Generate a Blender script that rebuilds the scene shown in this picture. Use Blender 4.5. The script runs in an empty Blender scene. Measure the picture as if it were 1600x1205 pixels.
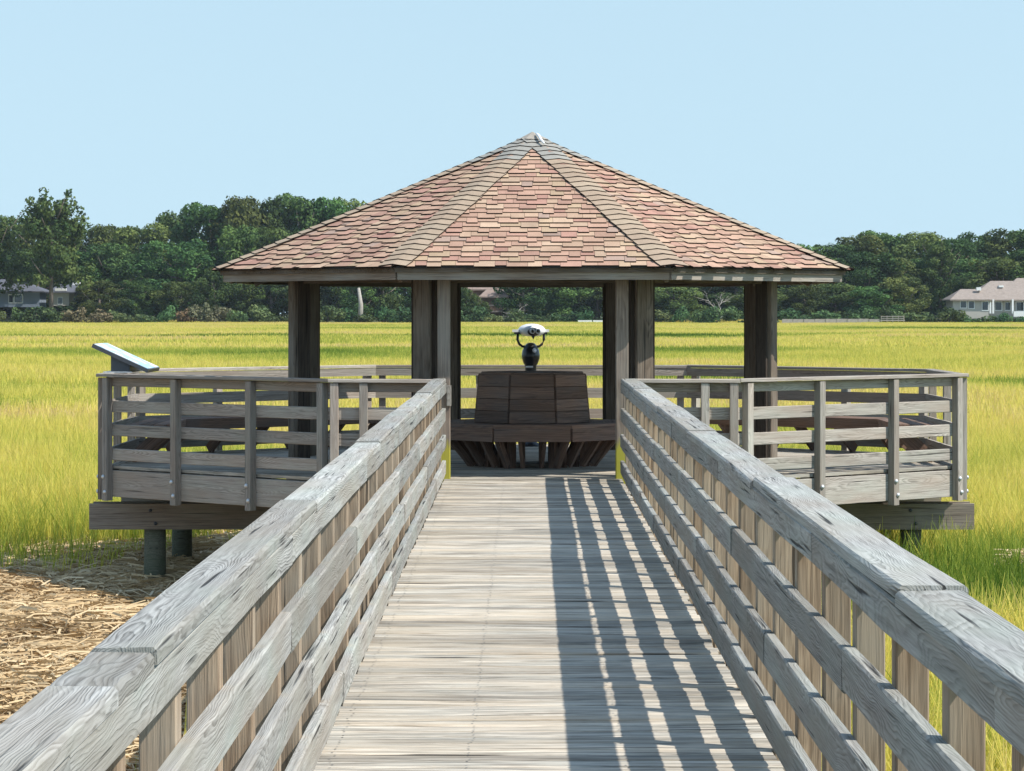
import bpy, math, random
import numpy as np
from mathutils import Matrix, Vector

# ------------------------------------------------------------------ camera, sky, sun, exposure
scene = bpy.context.scene
R = math.radians
FPX, VPX, VPY, CAMH = 4250.0, 820.0, 488.0, 1.778      # focal length in photo pixels, vanishing point, eye height above deck
cam_data = bpy.data.cameras.new('camera')
cam = bpy.data.objects.new('camera', cam_data)
scene.collection.objects.link(cam)
cam.location = (0, 0, CAMH)
cam.rotation_euler = (R(90), 0, 0)
cam_data.sensor_width = 36.0
cam_data.lens = FPX / 1600.0 * 36.0
cam_data.shift_x = -(VPX - 800.0) / 1600.0
cam_data.shift_y = -(602.5 - VPY) / 1600.0
cam_data.clip_start = 0.1
cam_data.clip_end = 12000.0
scene.camera = cam

SUN_EL = R(50.5)
SUN_ROT = math.atan2(0.909, -0.416)
sun_dir = Vector((math.sin(SUN_ROT) * math.cos(SUN_EL), math.cos(SUN_ROT) * math.cos(SUN_EL), math.sin(SUN_EL)))
world = bpy.data.worlds.new('World')
scene.world = world
world.use_nodes = True
wn = world.node_tree.nodes
wl = world.node_tree.links
wn.clear()
w_out = wn.new('ShaderNodeOutputWorld')
w_bg = wn.new('ShaderNodeBackground')
w_sky = wn.new('ShaderNodeTexSky')
w_sky.sky_type = 'NISHITA'
w_sky.sun_disc = False
w_sky.sun_elevation = SUN_EL
w_sky.sun_rotation = SUN_ROT
w_sky.altitude = 0.0
w_sky.air_density = 2.0
w_sky.dust_density = 0.0
w_sky.ozone_density = 1.2
w_bg.inputs['Strength'].default_value = 0.134
# thin even haze lifts the pale blue right down to the horizon: z' = sqrt(z^2 + 0.30^2)
w_tc = wn.new('ShaderNodeTexCoord')
w_sep = wn.new('ShaderNodeSeparateXYZ')
w_cmb = wn.new('ShaderNodeCombineXYZ')
w_m1 = wn.new('ShaderNodeMath')
w_m1.operation = 'MULTIPLY_ADD'
w_m1.inputs[2].default_value = 0.30 ** 2
w_m2 = wn.new('ShaderNodeMath')
w_m2.operation = 'SQRT'
wl.new(w_tc.outputs['Generated'], w_sep.inputs[0])
wl.new(w_sep.outputs[2], w_m1.inputs[0])
wl.new(w_sep.outputs[2], w_m1.inputs[1])
wl.new(w_m1.outputs[0], w_m2.inputs[0])
wl.new(w_sep.outputs[0], w_cmb.inputs[0])
wl.new(w_sep.outputs[1], w_cmb.inputs[1])
wl.new(w_m2.outputs[0], w_cmb.inputs[2])
wl.new(w_cmb.outputs[0], w_sky.inputs['Vector'])
wl.new(w_sky.outputs['Color'], w_bg.inputs['Color'])
wl.new(w_bg.outputs['Background'], w_out.inputs['Surface'])

sun_data = bpy.data.lights.new('sun', 'SUN')
sun_data.energy = 4.2
sun_data.angle = R(0.55)
sun_data.color = (1.0, 0.955, 0.88)
sun = bpy.data.objects.new('sun', sun_data)
scene.collection.objects.link(sun)
sun.rotation_euler = sun_dir.to_track_quat('Z', 'Y').to_euler()
sun.location = (30, -10, 40)

scene.view_settings.view_transform = 'Standard'
scene.view_settings.look = 'None'
scene.view_settings.gamma = 1.0
scene.view_settings.exposure = 0.48
scene.view_settings.use_curve_mapping = False

rnd = random.Random(11)
nrs = np.random.RandomState(5)
COL = scene.collection
W = {}                                                    # world matrix of every object built here


# ------------------------------------------------------------------ helpers
def px(x, y, depth):
    """point at a photo pixel and a depth along the view"""
    return Vector(((x - VPX) / FPX * depth, depth, CAMH - (y - VPY) / FPX * depth))


def link(o, parent=None, world=None, col=COL):
    world = world if world is not None else Matrix.Identity(4)
    col.objects.link(o)
    W[o] = world
    if parent is not None:
        o.parent = parent
        o.matrix_parent_inverse = W[parent].inverted()
    o.matrix_basis = world
    return o


def thing(name, label, cat, loc=(0, 0, 0), group=None, kind=None):
    o = bpy.data.objects.new(name, None)
    o.empty_display_size = 0.2
    link(o, None, Matrix.Translation(Vector(loc)))
    return tag(o, label, cat, group, kind)


def tag(o, label=None, cat=None, group=None, kind=None):
    if label:
        o['label'] = label
    if cat:
        o['category'] = cat
    if group:
        o['group'] = group
    if kind:
        o['kind'] = kind
    return o


def mesh_py(name, verts, faces, mat=None, smooth=False):
    me = bpy.data.meshes.new(name)
    me.from_pydata([tuple(v) for v in verts], [], faces)
    if mat:
        me.materials.append(mat)
    if smooth:
        me.polygons.foreach_set('use_smooth', [True] * len(me.polygons))
    me.update()
    return me


def add(name, me, parent=None, world=None):
    return link(bpy.data.objects.new(name, me), parent, world)


_tcache = {}


def timber_mesh(L, w, t, variant, mat, warp=0.0, segs=3, ch=0.004):
    """a sawn board along local X, w wide (Y), t thick (Z), eased edges on the +Z side, slightly uneven"""
    key = (round(L, 3), round(w, 4), round(t, 4), variant, mat.name, round(warp, 4), segs, ch)
    if key in _tcache:
        return _tcache[key]
    r = random.Random(hash(key) & 0xffff)
    prof = [(-w / 2, -t / 2), (w / 2, -t / 2), (w / 2, t / 2 - ch), (w / 2 - ch, t / 2), (-w / 2 + ch, t / 2), (-w / 2, t / 2 - ch)]
    V, F = [], []
    n = len(prof)
    for i in range(segs + 1):
        x = -L / 2 + L * i / segs
        dy, dz = r.uniform(-warp, warp), r.uniform(-warp, warp)
        tw = r.uniform(-warp, warp) * 1.5
        for (y, z) in prof:
            V.append((x, y + dy, z + dz + tw * y / max(w, .01)))
    for i in range(segs):
        a, b = i * n, (i + 1) * n
        for k in range(n):
            k2 = (k + 1) % n
            F.append((a + k, a + k2, b + k2, b + k))
    F.append(tuple(range(n))[::-1])
    F.append(tuple(segs * n + k for k in range(n)))
    me = mesh_py('board', V, F, mat)
    _tcache[key] = me
    return me


def frame(p0, p1, up):
    x = (Vector(p1) - Vector(p0)).normalized()
    z = Vector(up)
    z = (z - x * z.dot(x)).normalized()
    y = z.cross(x)
    m = Matrix((x, y, z)).transposed().to_4x4()
    m.translation = (Vector(p0) + Vector(p1)) / 2
    return m


def timber(name, p0, p1, w, t, up, mat, parent, warp=0.0, variants=4, segs=3, ch=0.004):
    """board from p0 to p1; its thickness t lies along `up`, its width w across"""
    L = (Vector(p1) - Vector(p0)).length
    me = timber_mesh(L, w, t, rnd.randrange(variants), mat, warp, segs, ch)
    return add(name, me, parent, frame(p0, p1, up))


def box_mesh(sx, sy, sz, mat, name='block'):
    key = ('box', round(sx, 4), round(sy, 4), round(sz, 4), mat.name)
    if key in _tcache:
        return _tcache[key]
    x, y, z = sx / 2, sy / 2, sz / 2
    V = [(-x, -y, -z), (x, -y, -z), (x, y, -z), (-x, y, -z), (-x, -y, z), (x, -y, z), (x, y, z), (-x, y, z)]
    F = [(0, 3, 2, 1), (4, 5, 6, 7), (0, 1, 5, 4), (1, 2, 6, 5), (2, 3, 7, 6), (3, 0, 4, 7)]
    me = mesh_py(name, V, F, mat)
    _tcache[key] = me
    return me


def lathe(prof, n, mat, name='turned', smooth=True):
    """profile of (radius, z) turned about Z"""
    V, F = [], []
    for (r, z) in prof:
        for k in range(n):
            a = 2 * math.pi * k / n
            V.append((r * math.cos(a), r * math.sin(a), z))
    m = len(prof)
    for i in range(m - 1):
        for k in range(n):
            k2 = (k + 1) % n
            F.append((i * n + k, i * n + k2, (i + 1) * n + k2, (i + 1) * n + k))
    F.append(tuple(range(n))[::-1])
    F.append(tuple((m - 1) * n + k for k in range(n)))
    return mesh_py(name, V, F, mat, smooth)


def tube_mesh(pts, rads, n, mat, name='tube', smooth=True):
    V, F = [], []
    pts = [Vector(p) for p in pts]
    for i, p in enumerate(pts):
        d = (pts[min(i + 1, len(pts) - 1)] - pts[max(i - 1, 0)]).normalized()
        a = Vector((0, 0, 1)) if abs(d.z) < 0.9 else Vector((1, 0, 0))
        u = d.cross(a).normalized()
        v = d.cross(u).normalized()
        for k in range(n):
            t = 2 * math.pi * k / n
            V.append(p + (u * math.cos(t) + v * math.sin(t)) * rads[i])
    for i in range(len(pts) - 1):
        for k in range(n):
            k2 = (k + 1) % n
            F.append((i * n + k, i * n + k2, (i + 1) * n + k2, (i + 1) * n + k))
    F.append(tuple(range(n))[::-1])
    F.append(tuple((len(pts) - 1) * n + k for k in range(n)))
    return mesh_py(name, V, F, mat, smooth)


# ------------------------------------------------------------------ materials
class NT:
    def __init__(self, name):
        self.m = bpy.data.materials.new(name)
        self.m.use_nodes = True
        self.n = self.m.node_tree.nodes
        self.l = self.m.node_tree.links
        self.bsdf = self.n['Principled BSDF']
        self.out = self.n['Material Output']

    def node(self, t, **kw):
        o = self.n.new(t)
        for k, v in kw.items():
            setattr(o, k, v)
        return o

    def put(self, sock, v):
        if hasattr(v, 'is_output') or isinstance(v, bpy.types.NodeSocket):
            self.l.new(v, sock)
        else:
            sock.default_value = v

    def math(self, op, a, b=None, c=None):
        o = self.node('ShaderNodeMath', operation=op)
        self.put(o.inputs[0], a)
        if b is not None:
            self.put(o.inputs[1], b)
        if c is not None:
            self.put(o.inputs[2], c)
        return o.outputs[0]

    def vmath(self, op, a, b=None):
        o = self.node('ShaderNodeVectorMath', operation=op)
        self.put(o.inputs[0], a)
        if b is not None:
            self.put(o.inputs[1], b)
        return o.outputs['Value'] if op == 'LENGTH' else o.outputs[0]

    def noise(self, vec, scale, detail=3, rough=0.55, dist=0.0):
        o = self.node('ShaderNodeTexNoise')
        self.put(o.inputs['Vector'], vec)
        o.inputs['Scale'].default_value = scale
        o.inputs['Detail'].default_value = detail
        o.inputs['Roughness'].default_value = rough
        o.inputs['Distortion'].default_value = dist
        return o.outputs['Fac']

    def ramp(self, fac, lo, hi, a=0.0, b=1.0):
        o = self.node('ShaderNodeMapRange')
        o.clamp = True
        self.put(o.inputs[0], fac)
        o.inputs[1].default_value = lo
        o.inputs[2].default_value = hi
        o.inputs[3].default_value = a
        o.inputs[4].default_value = b
        return o.outputs[0]

    def mix(self, fac, a, b, blend='MIX'):
        o = self.node('ShaderNodeMix', data_type='RGBA', blend_type=blend)
        self.put(o.inputs[0], fac)
        self.put(o.inputs[6], a if not isinstance(a, tuple) else (*a[:3], 1))
        self.put(o.inputs[7], b if not isinstance(b, tuple) else (*b[:3], 1))
        return o.outputs[2]

    def sep(self, v):
        o = self.node('ShaderNodeSeparateXYZ')
        self.put(o.inputs[0], v)
        return o.outputs

    def comb(self, x, y, z):
        o = self.node('ShaderNodeCombineXYZ')
        for i, v in enumerate((x, y, z)):
            self.put(o.inputs[i], v)
        return o.outputs[0]

    def scalev(self, v, s):
        return self.vmath('MULTIPLY', v, s)

    def bump(self, h, strength, dist):
        o = self.node('ShaderNodeBump')
        o.inputs['Strength'].default_value = strength
        o.inputs['Distance'].default_value = dist
        self.put(o.inputs['Height'], h)
        self.l.new(o.outputs[0], self.bsdf.inputs['Normal'])


def wood(name, light, dark, ring=0.009, ring_amt=0.4, streak_amt=0.5, crack=0.5, vary=0.25, tint=None, tint_amt=0.0,
         brown=None, brown_amt=0.0, rough=0.85, bump=0.5, algae=None, spec=0.25, streak_w=0.20, streak_f=70.0):
    """weathered timber: growth rings round a wandering pith, silver streaks, checks along the grain"""
    t = NT(name)
    tc = t.node('ShaderNodeTexCoord')
    oi = t.node('ShaderNodeObjectInfo')
    p = tc.outputs['Object']
    r = oi.outputs['Random']
    off = t.comb(t.math('MULTIPLY', r, 91.7), t.math('MULTIPLY', r, 37.3), t.math('MULTIPLY', r, 53.9))
    q = t.vmath('ADD', p, off)
    xyz = t.sep(p)
    wob = t.noise(t.scalev(q, (0.9, 5.0, 5.0)), 1.0, 4, 0.55)
    wob2 = t.noise(t.scalev(q, (0.7, 2.5, 2.5)), 1.0, 3, 0.5)
    r2 = t.math('FRACT', t.math('MULTIPLY', r, 17.13))
    r3 = t.math('FRACT', t.math('MULTIPLY', r, 71.77))
    y = t.math('ADD', xyz[1], t.math('MULTIPLY_ADD', r2, 0.16, -0.08))
    y = t.math('ADD', y, t.math('MULTIPLY_ADD', wob, 0.11, -0.055))
    z = t.math('ADD', xyz[2], t.math('MULTIPLY_ADD', r3, 0.10, 0.015))
    z = t.math('ADD', z, t.math('MULTIPLY_ADD', wob2, 0.20, -0.10))
    rad = t.vmath('LENGTH', t.comb(0.0, y, z))
    fine = t.noise(t.scalev(q, (3.0, 60.0, 60.0)), 1.0, 2, 0.6)
    ph = t.math('ADD', t.math('MULTIPLY', rad, 1.0 / ring), t.math('MULTIPLY', fine, 0.9))
    saw = t.math('FRACT', ph)                                  # slow early wood, sharp dark late-wood line
    rings = t.math('MINIMUM', t.ramp(saw, 0.0, 0.16), t.ramp(saw, 1.0, 0.45))
    fade = t.ramp(t.noise(t.scalev(q, (1.8, 7.0, 7.0)), 1.0, 2), 0.36, 0.62, 0.15, 1.0)
    rings = t.math('ADD', t.math('MULTIPLY', rings, fade), t.math('MULTIPLY_ADD', fade, -0.62, 0.62))
    streak = t.noise(t.scalev(q, (2.2, streak_f, streak_f)), 1.0, 4, 0.65)
    streak = t.ramp(streak, 0.5 - streak_w, 0.5 + streak_w)
    cr = t.noise(t.scalev(q, (1.1, 42.0, 42.0)), 1.0, 2, 0.5)
    crk = t.ramp(cr, 0.27, 0.36)
    tot = ring_amt + streak_amt
    f = t.math('ADD', t.math('MULTIPLY', rings, ring_amt / tot), t.math('MULTIPLY', streak, streak_amt / tot))
    col = t.mix(f, dark, light)
    blotch = t.noise(t.scalev(q, (1.4, 4.0, 4.0)), 1.0, 3, 0.6)
    if tint:
        col = t.mix(t.math('MULTIPLY', t.ramp(blotch, 0.42, 0.68), tint_amt), col, tint)
    if brown:
        b2 = t.noise(t.scalev(q, (0.8, 5.0, 5.0)), 1.0, 2, 0.5)
        col = t.mix(t.math('MULTIPLY', t.ramp(b2, 0.40, 0.66), brown_amt), col, brown)
    if algae:
        geo = t.node('ShaderNodeNewGeometry')
        gz = t.sep(geo.outputs['Position'])[2]
        edge = t.math('ADD', gz, t.math('MULTIPLY_ADD', t.noise(t.scalev(q, (3, 18, 18)), 1.0, 3), 0.5, -0.25))
        col = t.mix(t.ramp(edge, algae[1], algae[1] - 0.16, 0.0, 0.85), col, algae[0])
    col = t.mix(t.math('MULTIPLY_ADD', crk, -crack, crack), col, (0.012, 0.011, 0.010))
    v = t.math('MULTIPLY_ADD', t.math('FRACT', t.math('MULTIPLY', r, 7.31)), vary * 2, 1 - vary)
    col = t.mix(1.0, col, t.comb(v, v, v), 'MULTIPLY')
    t.put(t.bsdf.inputs['Base Color'], col)
    t.bsdf.inputs['Roughness'].default_value = rough
    t.bsdf.inputs['Specular IOR Level'].default_value = spec
    h = t.math('ADD', t.math('MULTIPLY', f, 0.6), t.math('MULTIPLY', crk, 0.9))
    t.bump(h, bump, 0.004)
    return t.m


def plain(name, col, rough=0.6, metal=0.0, var=0.12, scale=8.0, bump=0.0, spec=0.5):
    t = NT(name)
    tc = t.node('ShaderNodeTexCoord')
    n = t.noise(tc.outputs['Object'], scale, 4, 0.6)
    v = t.ramp(n, 0.25, 0.75, 1 - var, 1 + var)
    c = t.mix(1.0, (*col, 1), t.comb(v, v, v), 'MULTIPLY')
    t.put(t.bsdf.inputs['Base Color'], c)
    t.bsdf.inputs['Roughness'].default_value = rough
    t.bsdf.inputs['Metallic'].default_value = metal
    t.bsdf.inputs['Specular IOR Level'].default_value = spec
    if bump:
        t.bump(n, bump, 0.01)
    return t.m


M = {}
M['deck'] = wood('deck_wood', (0.63, 0.565, 0.47), (0.085, 0.072, 0.058), ring=0.006, ring_amt=0.12, streak_amt=0.88, crack=0.95, vary=0.30, streak_w=0.15, streak_f=42.0,
                 tint=(0.42, 0.42, 0.375), tint_amt=0.4, brown=(0.48, 0.38, 0.265), brown_amt=0.45, bump=0.8)
M['rail'] = wood('silvered_rail_wood', (0.50, 0.49, 0.455), (0.055, 0.05, 0.043), ring=0.0065, ring_amt=0.45, streak_amt=0.55, crack=0.9, vary=0.22,
                 tint=(0.33, 0.36, 0.31), tint_amt=0.5, brown=(0.27, 0.225, 0.175), brown_amt=0.5, bump=0.8)
M['post'] = wood('brown_post_wood', (0.46, 0.34, 0.23), (0.10, 0.065, 0.04), ring_amt=0.25, streak_amt=0.75, crack=0.8, vary=0.22,
                 tint=(0.42, 0.37, 0.29), tint_amt=0.6, bump=0.9)
M['platform'] = wood('platform_rail_wood', (0.52, 0.465, 0.405), (0.095, 0.08, 0.066), ring=0.008, ring_amt=0.45, streak_amt=0.55, crack=0.7, vary=0.22,
                     tint=(0.40, 0.405, 0.34), tint_amt=0.4, brown=(0.30, 0.225, 0.17), brown_amt=0.5, bump=0.7)
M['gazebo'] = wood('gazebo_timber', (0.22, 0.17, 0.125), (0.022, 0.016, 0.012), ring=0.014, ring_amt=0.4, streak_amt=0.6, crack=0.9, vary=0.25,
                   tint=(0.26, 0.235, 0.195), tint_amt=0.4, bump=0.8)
M['shade_plank'] = wood('shade_darkened_post_plank_wood', (0.085, 0.065, 0.05), (0.022, 0.017, 0.013), ring=0.014, ring_amt=0.3, streak_amt=0.7, crack=0.8, vary=0.2, bump=0.6)  # shade on the recessed post planks painted in as near-black wood
M['entry'] = wood('mossy_entry_post_wood', (0.30, 0.235, 0.18), (0.07, 0.05, 0.04), ring=0.02, ring_amt=0.4, streak_amt=0.6, crack=0.7, vary=0.12,
                  tint=(0.30, 0.29, 0.25), tint_amt=0.4, algae=((0.36, 0.33, 0.03), 0.42), bump=0.8)
M['bench'] = wood('dark_bench_wood', (0.33, 0.205, 0.145), (0.095, 0.06, 0.045), ring=0.014, ring_amt=0.45, streak_amt=0.55, crack=0.6, vary=0.3,
                  tint=(0.17, 0.15, 0.14), tint_amt=0.5, bump=0.6)
M['beam'] = wood('dark_beam_wood', (0.33, 0.27, 0.21), (0.11, 0.085, 0.07), ring=0.02, ring_amt=0.35, streak_amt=0.65, crack=0.6, vary=0.1,
                 tint=(0.34, 0.32, 0.27), tint_amt=0.5, bump=0.6)
M['pile'] = wood('treated_pile_wood', (0.17, 0.17, 0.125), (0.06, 0.065, 0.045), ring=0.03, ring_amt=0.3, streak_amt=0.7, crack=0.5, vary=0.1,
                 tint=(0.08, 0.10, 0.06), tint_amt=0.7, bump=0.5)
M['bolt'] = plain('galvanised_steel', (0.62, 0.63, 0.64), 0.45, 0.6, 0.2, 40)
M['black'] = plain('black_paint', (0.012, 0.012, 0.015), 0.28, 0.0, 0.2, 12, spec=0.6)
M['silver'] = plain('silver_paint', (0.84, 0.85, 0.86), 0.35, 0.0, 0.06, 10)
M['lens'] = plain('dark_glass', (0.01, 0.012, 0.015), 0.08, 0.0, 0.0, 5, spec=0.8)
M['white'] = plain('white_sticker', (0.8, 0.78, 0.8), 0.5)
M['sign_frame'] = plain('dark_grey_metal', (0.07, 0.075, 0.085), 0.4, 0.3, 0.1, 12)

# ------------------------------------------------------------------ ground: marsh floor out to the far shore and the horizon
GZ = -1.46
SHORE = 650.0


def ground_z(x, y):
    s = np.clip((y - SHORE + 6 * np.sin(x * 0.045) + 3 * np.sin(x * 0.13 + 1)) / 30.0, 0, 1)
    s = s * s * (3 - 2 * s)
    near = np.exp(-(y / 60.0) ** 2) * (0.05 * np.sin(x * 1.7 + y * 0.6) + 0.04 * np.sin(y * 1.3 - x * 0.8))
    return GZ + near + s * 1.7


ys = np.concatenate([np.linspace(-60, 10, 8), np.linspace(12, 60, 97), np.geomspace(62, 640, 60), np.linspace(645, 690, 10), np.geomspace(720, 2600, 9)])
us = np.concatenate([np.linspace(-60, -1.2, 14), np.linspace(-1, 1, 61), np.linspace(1.2, 60, 14)])
gv, gf = [], []
for y in ys:
    half = max(20.0, 0.32 * y)
    for u in us:
        x = u * half if abs(u) <= 1 else math.copysign(half + (1800 - half) * ((abs(u) - 1) / 59.0) ** 1.6, u)
        gv.append((x, y, float(ground_z(np.float64(x), np.float64(y)))))
nu = len(us)
for j in range(len(ys) - 1):
    for i in range(nu - 1):
        gf.append((j * nu + i, j * nu + i + 1, (j + 1) * nu + i + 1, (j + 1) * nu + i))
t = NT('marsh_mud_and_thatch')
geo = t.node('ShaderNodeNewGeometry')
pos = geo.outputs['Position']
n1 = t.noise(pos, 1.1, 4, 0.6)
n2 = t.noise(pos, 14.0, 3, 0.6)
mud = t.mix(t.ramp(n2, 0.3, 0.7), (0.055, 0.045, 0.032), (0.16, 0.125, 0.075))
thatch = t.mix(t.ramp(n1, 0.35, 0.65), (0.10, 0.12, 0.025), (0.20, 0.19, 0.05))
py = t.sep(pos)[1]
px_ = t.sep(pos)[0]
field = t.math('MAXIMUM', t.ramp(py, 38, 46), t.ramp(px_, 1.0, 2.0))
col = t.mix(field, mud, thatch)
land = t.ramp(py, SHORE - 2, SHORE + 12)
col = t.mix(land, col, (0.075, 0.085, 0.035))
t.put(t.bsdf.inputs['Base Color'], col)
t.bsdf.inputs['Roughness'].default_value = 0.95
t.bump(n2, 0.6, 0.05)
M['ground'] = t.m
ground = add('ground', mesh_py('ground', gv, gf, M['ground'], True))
tag(ground, 'flat salt marsh floor reaching the wooded far shore', 'ground', kind='structure')

# ------------------------------------------------------------------ boardwalk: planks on stringers
XL, XR = -0.826, 1.005                         # deck edges
WALK_END = 28.98
PITCH = 0.153
boardwalk = thing('boardwalk', 'weathered plank boardwalk leading straight to the gazebo', 'boardwalk', (0.09, 15, -0.02), kind='structure')
y = WALK_END - 0.30 - PITCH / 2
k = 0
while y > 1.5:
    jx = rnd.uniform(-0.006, 0.010)
    fl = 0.03 * (y - 9) / 20
    timber('plank', (XL + jx - fl, y, -0.019), (XR + jx + fl + rnd.uniform(-.006, .006), y + rnd.uniform(-.002, .002), -0.019 + rnd.uniform(-.004, .003)),
           0.1345 + rnd.choice((-.004, 0, .002)), 0.038, (0, rnd.uniform(-.03, .03), 1), M['deck'], boardwalk, warp=0.0025, variants=8, ch=0.007)
    y -= PITCH
    k += 1
for yy in (WALK_END - 0.075, WALK_END - 0.222):
    timber('threshold_plank', (XL - 0.03, yy, -0.017), (XR + 0.03, yy, -0.017), 0.140, 0.038, (0, 0, 1), M['deck'], boardwalk, warp=0.001)
for xx in (XL + 0.03, 0.09, XR - 0.03):
    timber('stringer', (xx, 1.5, -0.18), (xx, WALK_END, -0.18), 0.28, 0.045, (1, 0, 0), M['beam'], boardwalk)
yy = 4.3
while yy < 28:
    for xx in (XL + 0.17, XR - 0.17):
        add('pile', lathe([(0.115, GZ - 0.4), (0.12, -0.6), (0.12, -0.33)], 12, M['pile'], 'pile'), boardwalk, Matrix.Translation((xx, yy, 0)))
    timber('cross_beam', (XL - 0.1, yy - 0.15, -0.46), (XR + 0.1, yy - 0.15, -0.46), 0.05, 0.26, (0, 0, 1), M['beam'], boardwalk)
    yy += 3.66

# nail heads in the planks, too small to pick apart
nv, nf = [], []
yy = WALK_END - 0.30 - PITCH / 2
while yy > 8:
    for xx in (XL + 0.06, 0.09 - 0.31, 0.09 + 0.31, XR - 0.06):
        for s in (-0.045, 0.045):
            x0, y0 = xx + rnd.uniform(-.012, .012), yy + s + rnd.uniform(-.008, .008)
            b = len(nv)
            for a in range(6):
                nv.append((x0 + 0.0055 * math.cos(a * math.pi / 3), y0 + 0.0055 * math.sin(a * math.pi / 3), 0.0035))
            nf.append(tuple(range(b, b + 6)))
    yy -= PITCH
nails = add('nail_heads', mesh_py('nail_heads', nv, nf, M['sign_frame']), boardwalk)
nails['kind'] = 'stuff'

LEVELS = [(0.922, 1.029), (0.624, 0.762), (0.346, 0.484), (0.066, 0.204)]
CAP_Z = 1.048
POST_YS = [28.38 - 0.914 * i for i in range(29)]


def flare(y):
    """the walkway opens slightly towards the platform"""
    return 0.050 * (y - 9.0) / 20.0


def walk_railing(label, xin, sg, capw, joints_cap, seed):
    """posts stand outside the rails, the cap covers both; sg = +1 for the right side"""
    r = random.Random(seed)
    root = thing('boardwalk_railing', label, 'railing', (xin, 15, 0), 'railings along the boardwalk')
    y0, y1 = 2.0, WALK_END - 0.12
    for yy in POST_YS:
        dx = r.uniform(-.003, .003)
        xp = xin + sg * (0.0445 + dx + flare(yy))
        timber('post', (xp, yy + r.uniform(-.01, .01), -0.30), (xp, yy, 1.022), 0.089, 0.089,
               (0, -1, 0), M['post'], root, warp=0.001, variants=5, segs=2)
    xr = xin - sg * 0.0195
    for li, (z0, z1) in enumerate(LEVELS):
        cuts = [y1]
        yy = POST_YS[(li * 2 + 2) % 5]
        while yy > y0:
            cuts.append(yy)
            yy -= 0.914 * r.choice((4, 5, 5))
        cuts.append(y0)
        for a, b in zip(cuts[:-1], cuts[1:]):
            dz = r.uniform(-.006, .006)
            dxx = -sg * r.uniform(0, .005)
            timber('rail', (xr + dxx + sg * flare(b), b + 0.002, (z0 + z1) / 2 + dz), (xr + dxx + sg * flare(a), a - 0.002, (z0 + z1) / 2 + r.uniform(-.006, .006)),
                   z1 - z0, 0.038, (-sg, 0, 0), M['rail'], root, warp=0.003, variants=6, segs=4, ch=0.007)
    cuts = [y1] + joints_cap + [y0]
    xc = xin - sg * 0.045 + sg * capw / 2
    for i, (a, b) in enumerate(zip(cuts[:-1], cuts[1:])):
        dz = 0.004 * (-1) ** i + r.uniform(-.002, .002)
        dx = r.uniform(-.006, .006)
        timber('cap', (xc + dx + sg * flare(b), b + 0.003, CAP_Z + dz), (xc + dx + sg * flare(a) + r.uniform(-.004, .004), a - 0.003, CAP_Z + dz + r.uniform(-.003, .003)),
               capw, 0.038, (0, 0, 1), M['rail'], root, warp=0.003, variants=6, segs=4, ch=0.009)
    return root


walk_railing('silvered railing on the sunlit left side of the boardwalk', XL, -1, 0.143, [24.0, 19.6, 15.0, 10.3, 5.72, 5.16], 3)
walk_railing('silvered railing on the right side casting its shadow across the boardwalk', XR, 1, 0.180, [25.2, 20.5, 16.4, 11.6, 7.0, 3.2], 8)

# ------------------------------------------------------------------ viewing platform
CX = 0.09
P = [(-2.06, 29.04), (2.26, 29.04), (5.04, 31.5), (5.04, 34.0), (2.2, 36.65), (-2.02, 36.65), (-4.86, 34.0), (-4.86, 31.5)]
PV = [Vector((a, b, 0)) for a, b in P]
platform = thing('viewing_platform', 'eight-sided timber platform standing on piles over the marsh', 'platform', (CX, 32.5, 0))


def span(yq, inset=0.05):
    xs = []
    for i in range(8):
        (xa, ya), (xb, yb) = P[i], P[(i + 1) % 8]
        if (ya - yq) * (yb - yq) < 0:
            xs.append(xa + (xb - xa) * (yq - ya) / (yb - ya))
    return (min(xs) + inset, max(xs) - inset) if len(xs) >= 2 else None


yy = 29.04 + 0.045 + PITCH / 2
while yy < 36.58:
    a, b = span(yy - 0.06 if yy < 31.5 else (yy + 0.06 if yy > 34.0 else yy), 0.06)
    cut = rnd.uniform(-1.5, 1.5)
    for (u, v) in ((a, cut - 0.002), (cut + 0.002, b)):
        timber('plank', (u, yy, -0.019), (v, yy, -0.019), 0.139, 0.038, (0, 0, 1), M['deck'], platform, warp=0.001, segs=1)
    yy += PITCH


def boards_along(i):
    a, b = PV[i], PV[(i + 1) % 8]
    d = (b - a).normalized()
    n = Vector((d.y, -d.x, 0))                           # outward
    if n.dot((a + b) / 2 - Vector((CX, 32.7, 0))) < 0:
        n = -n
    return a, b, d, n


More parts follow.
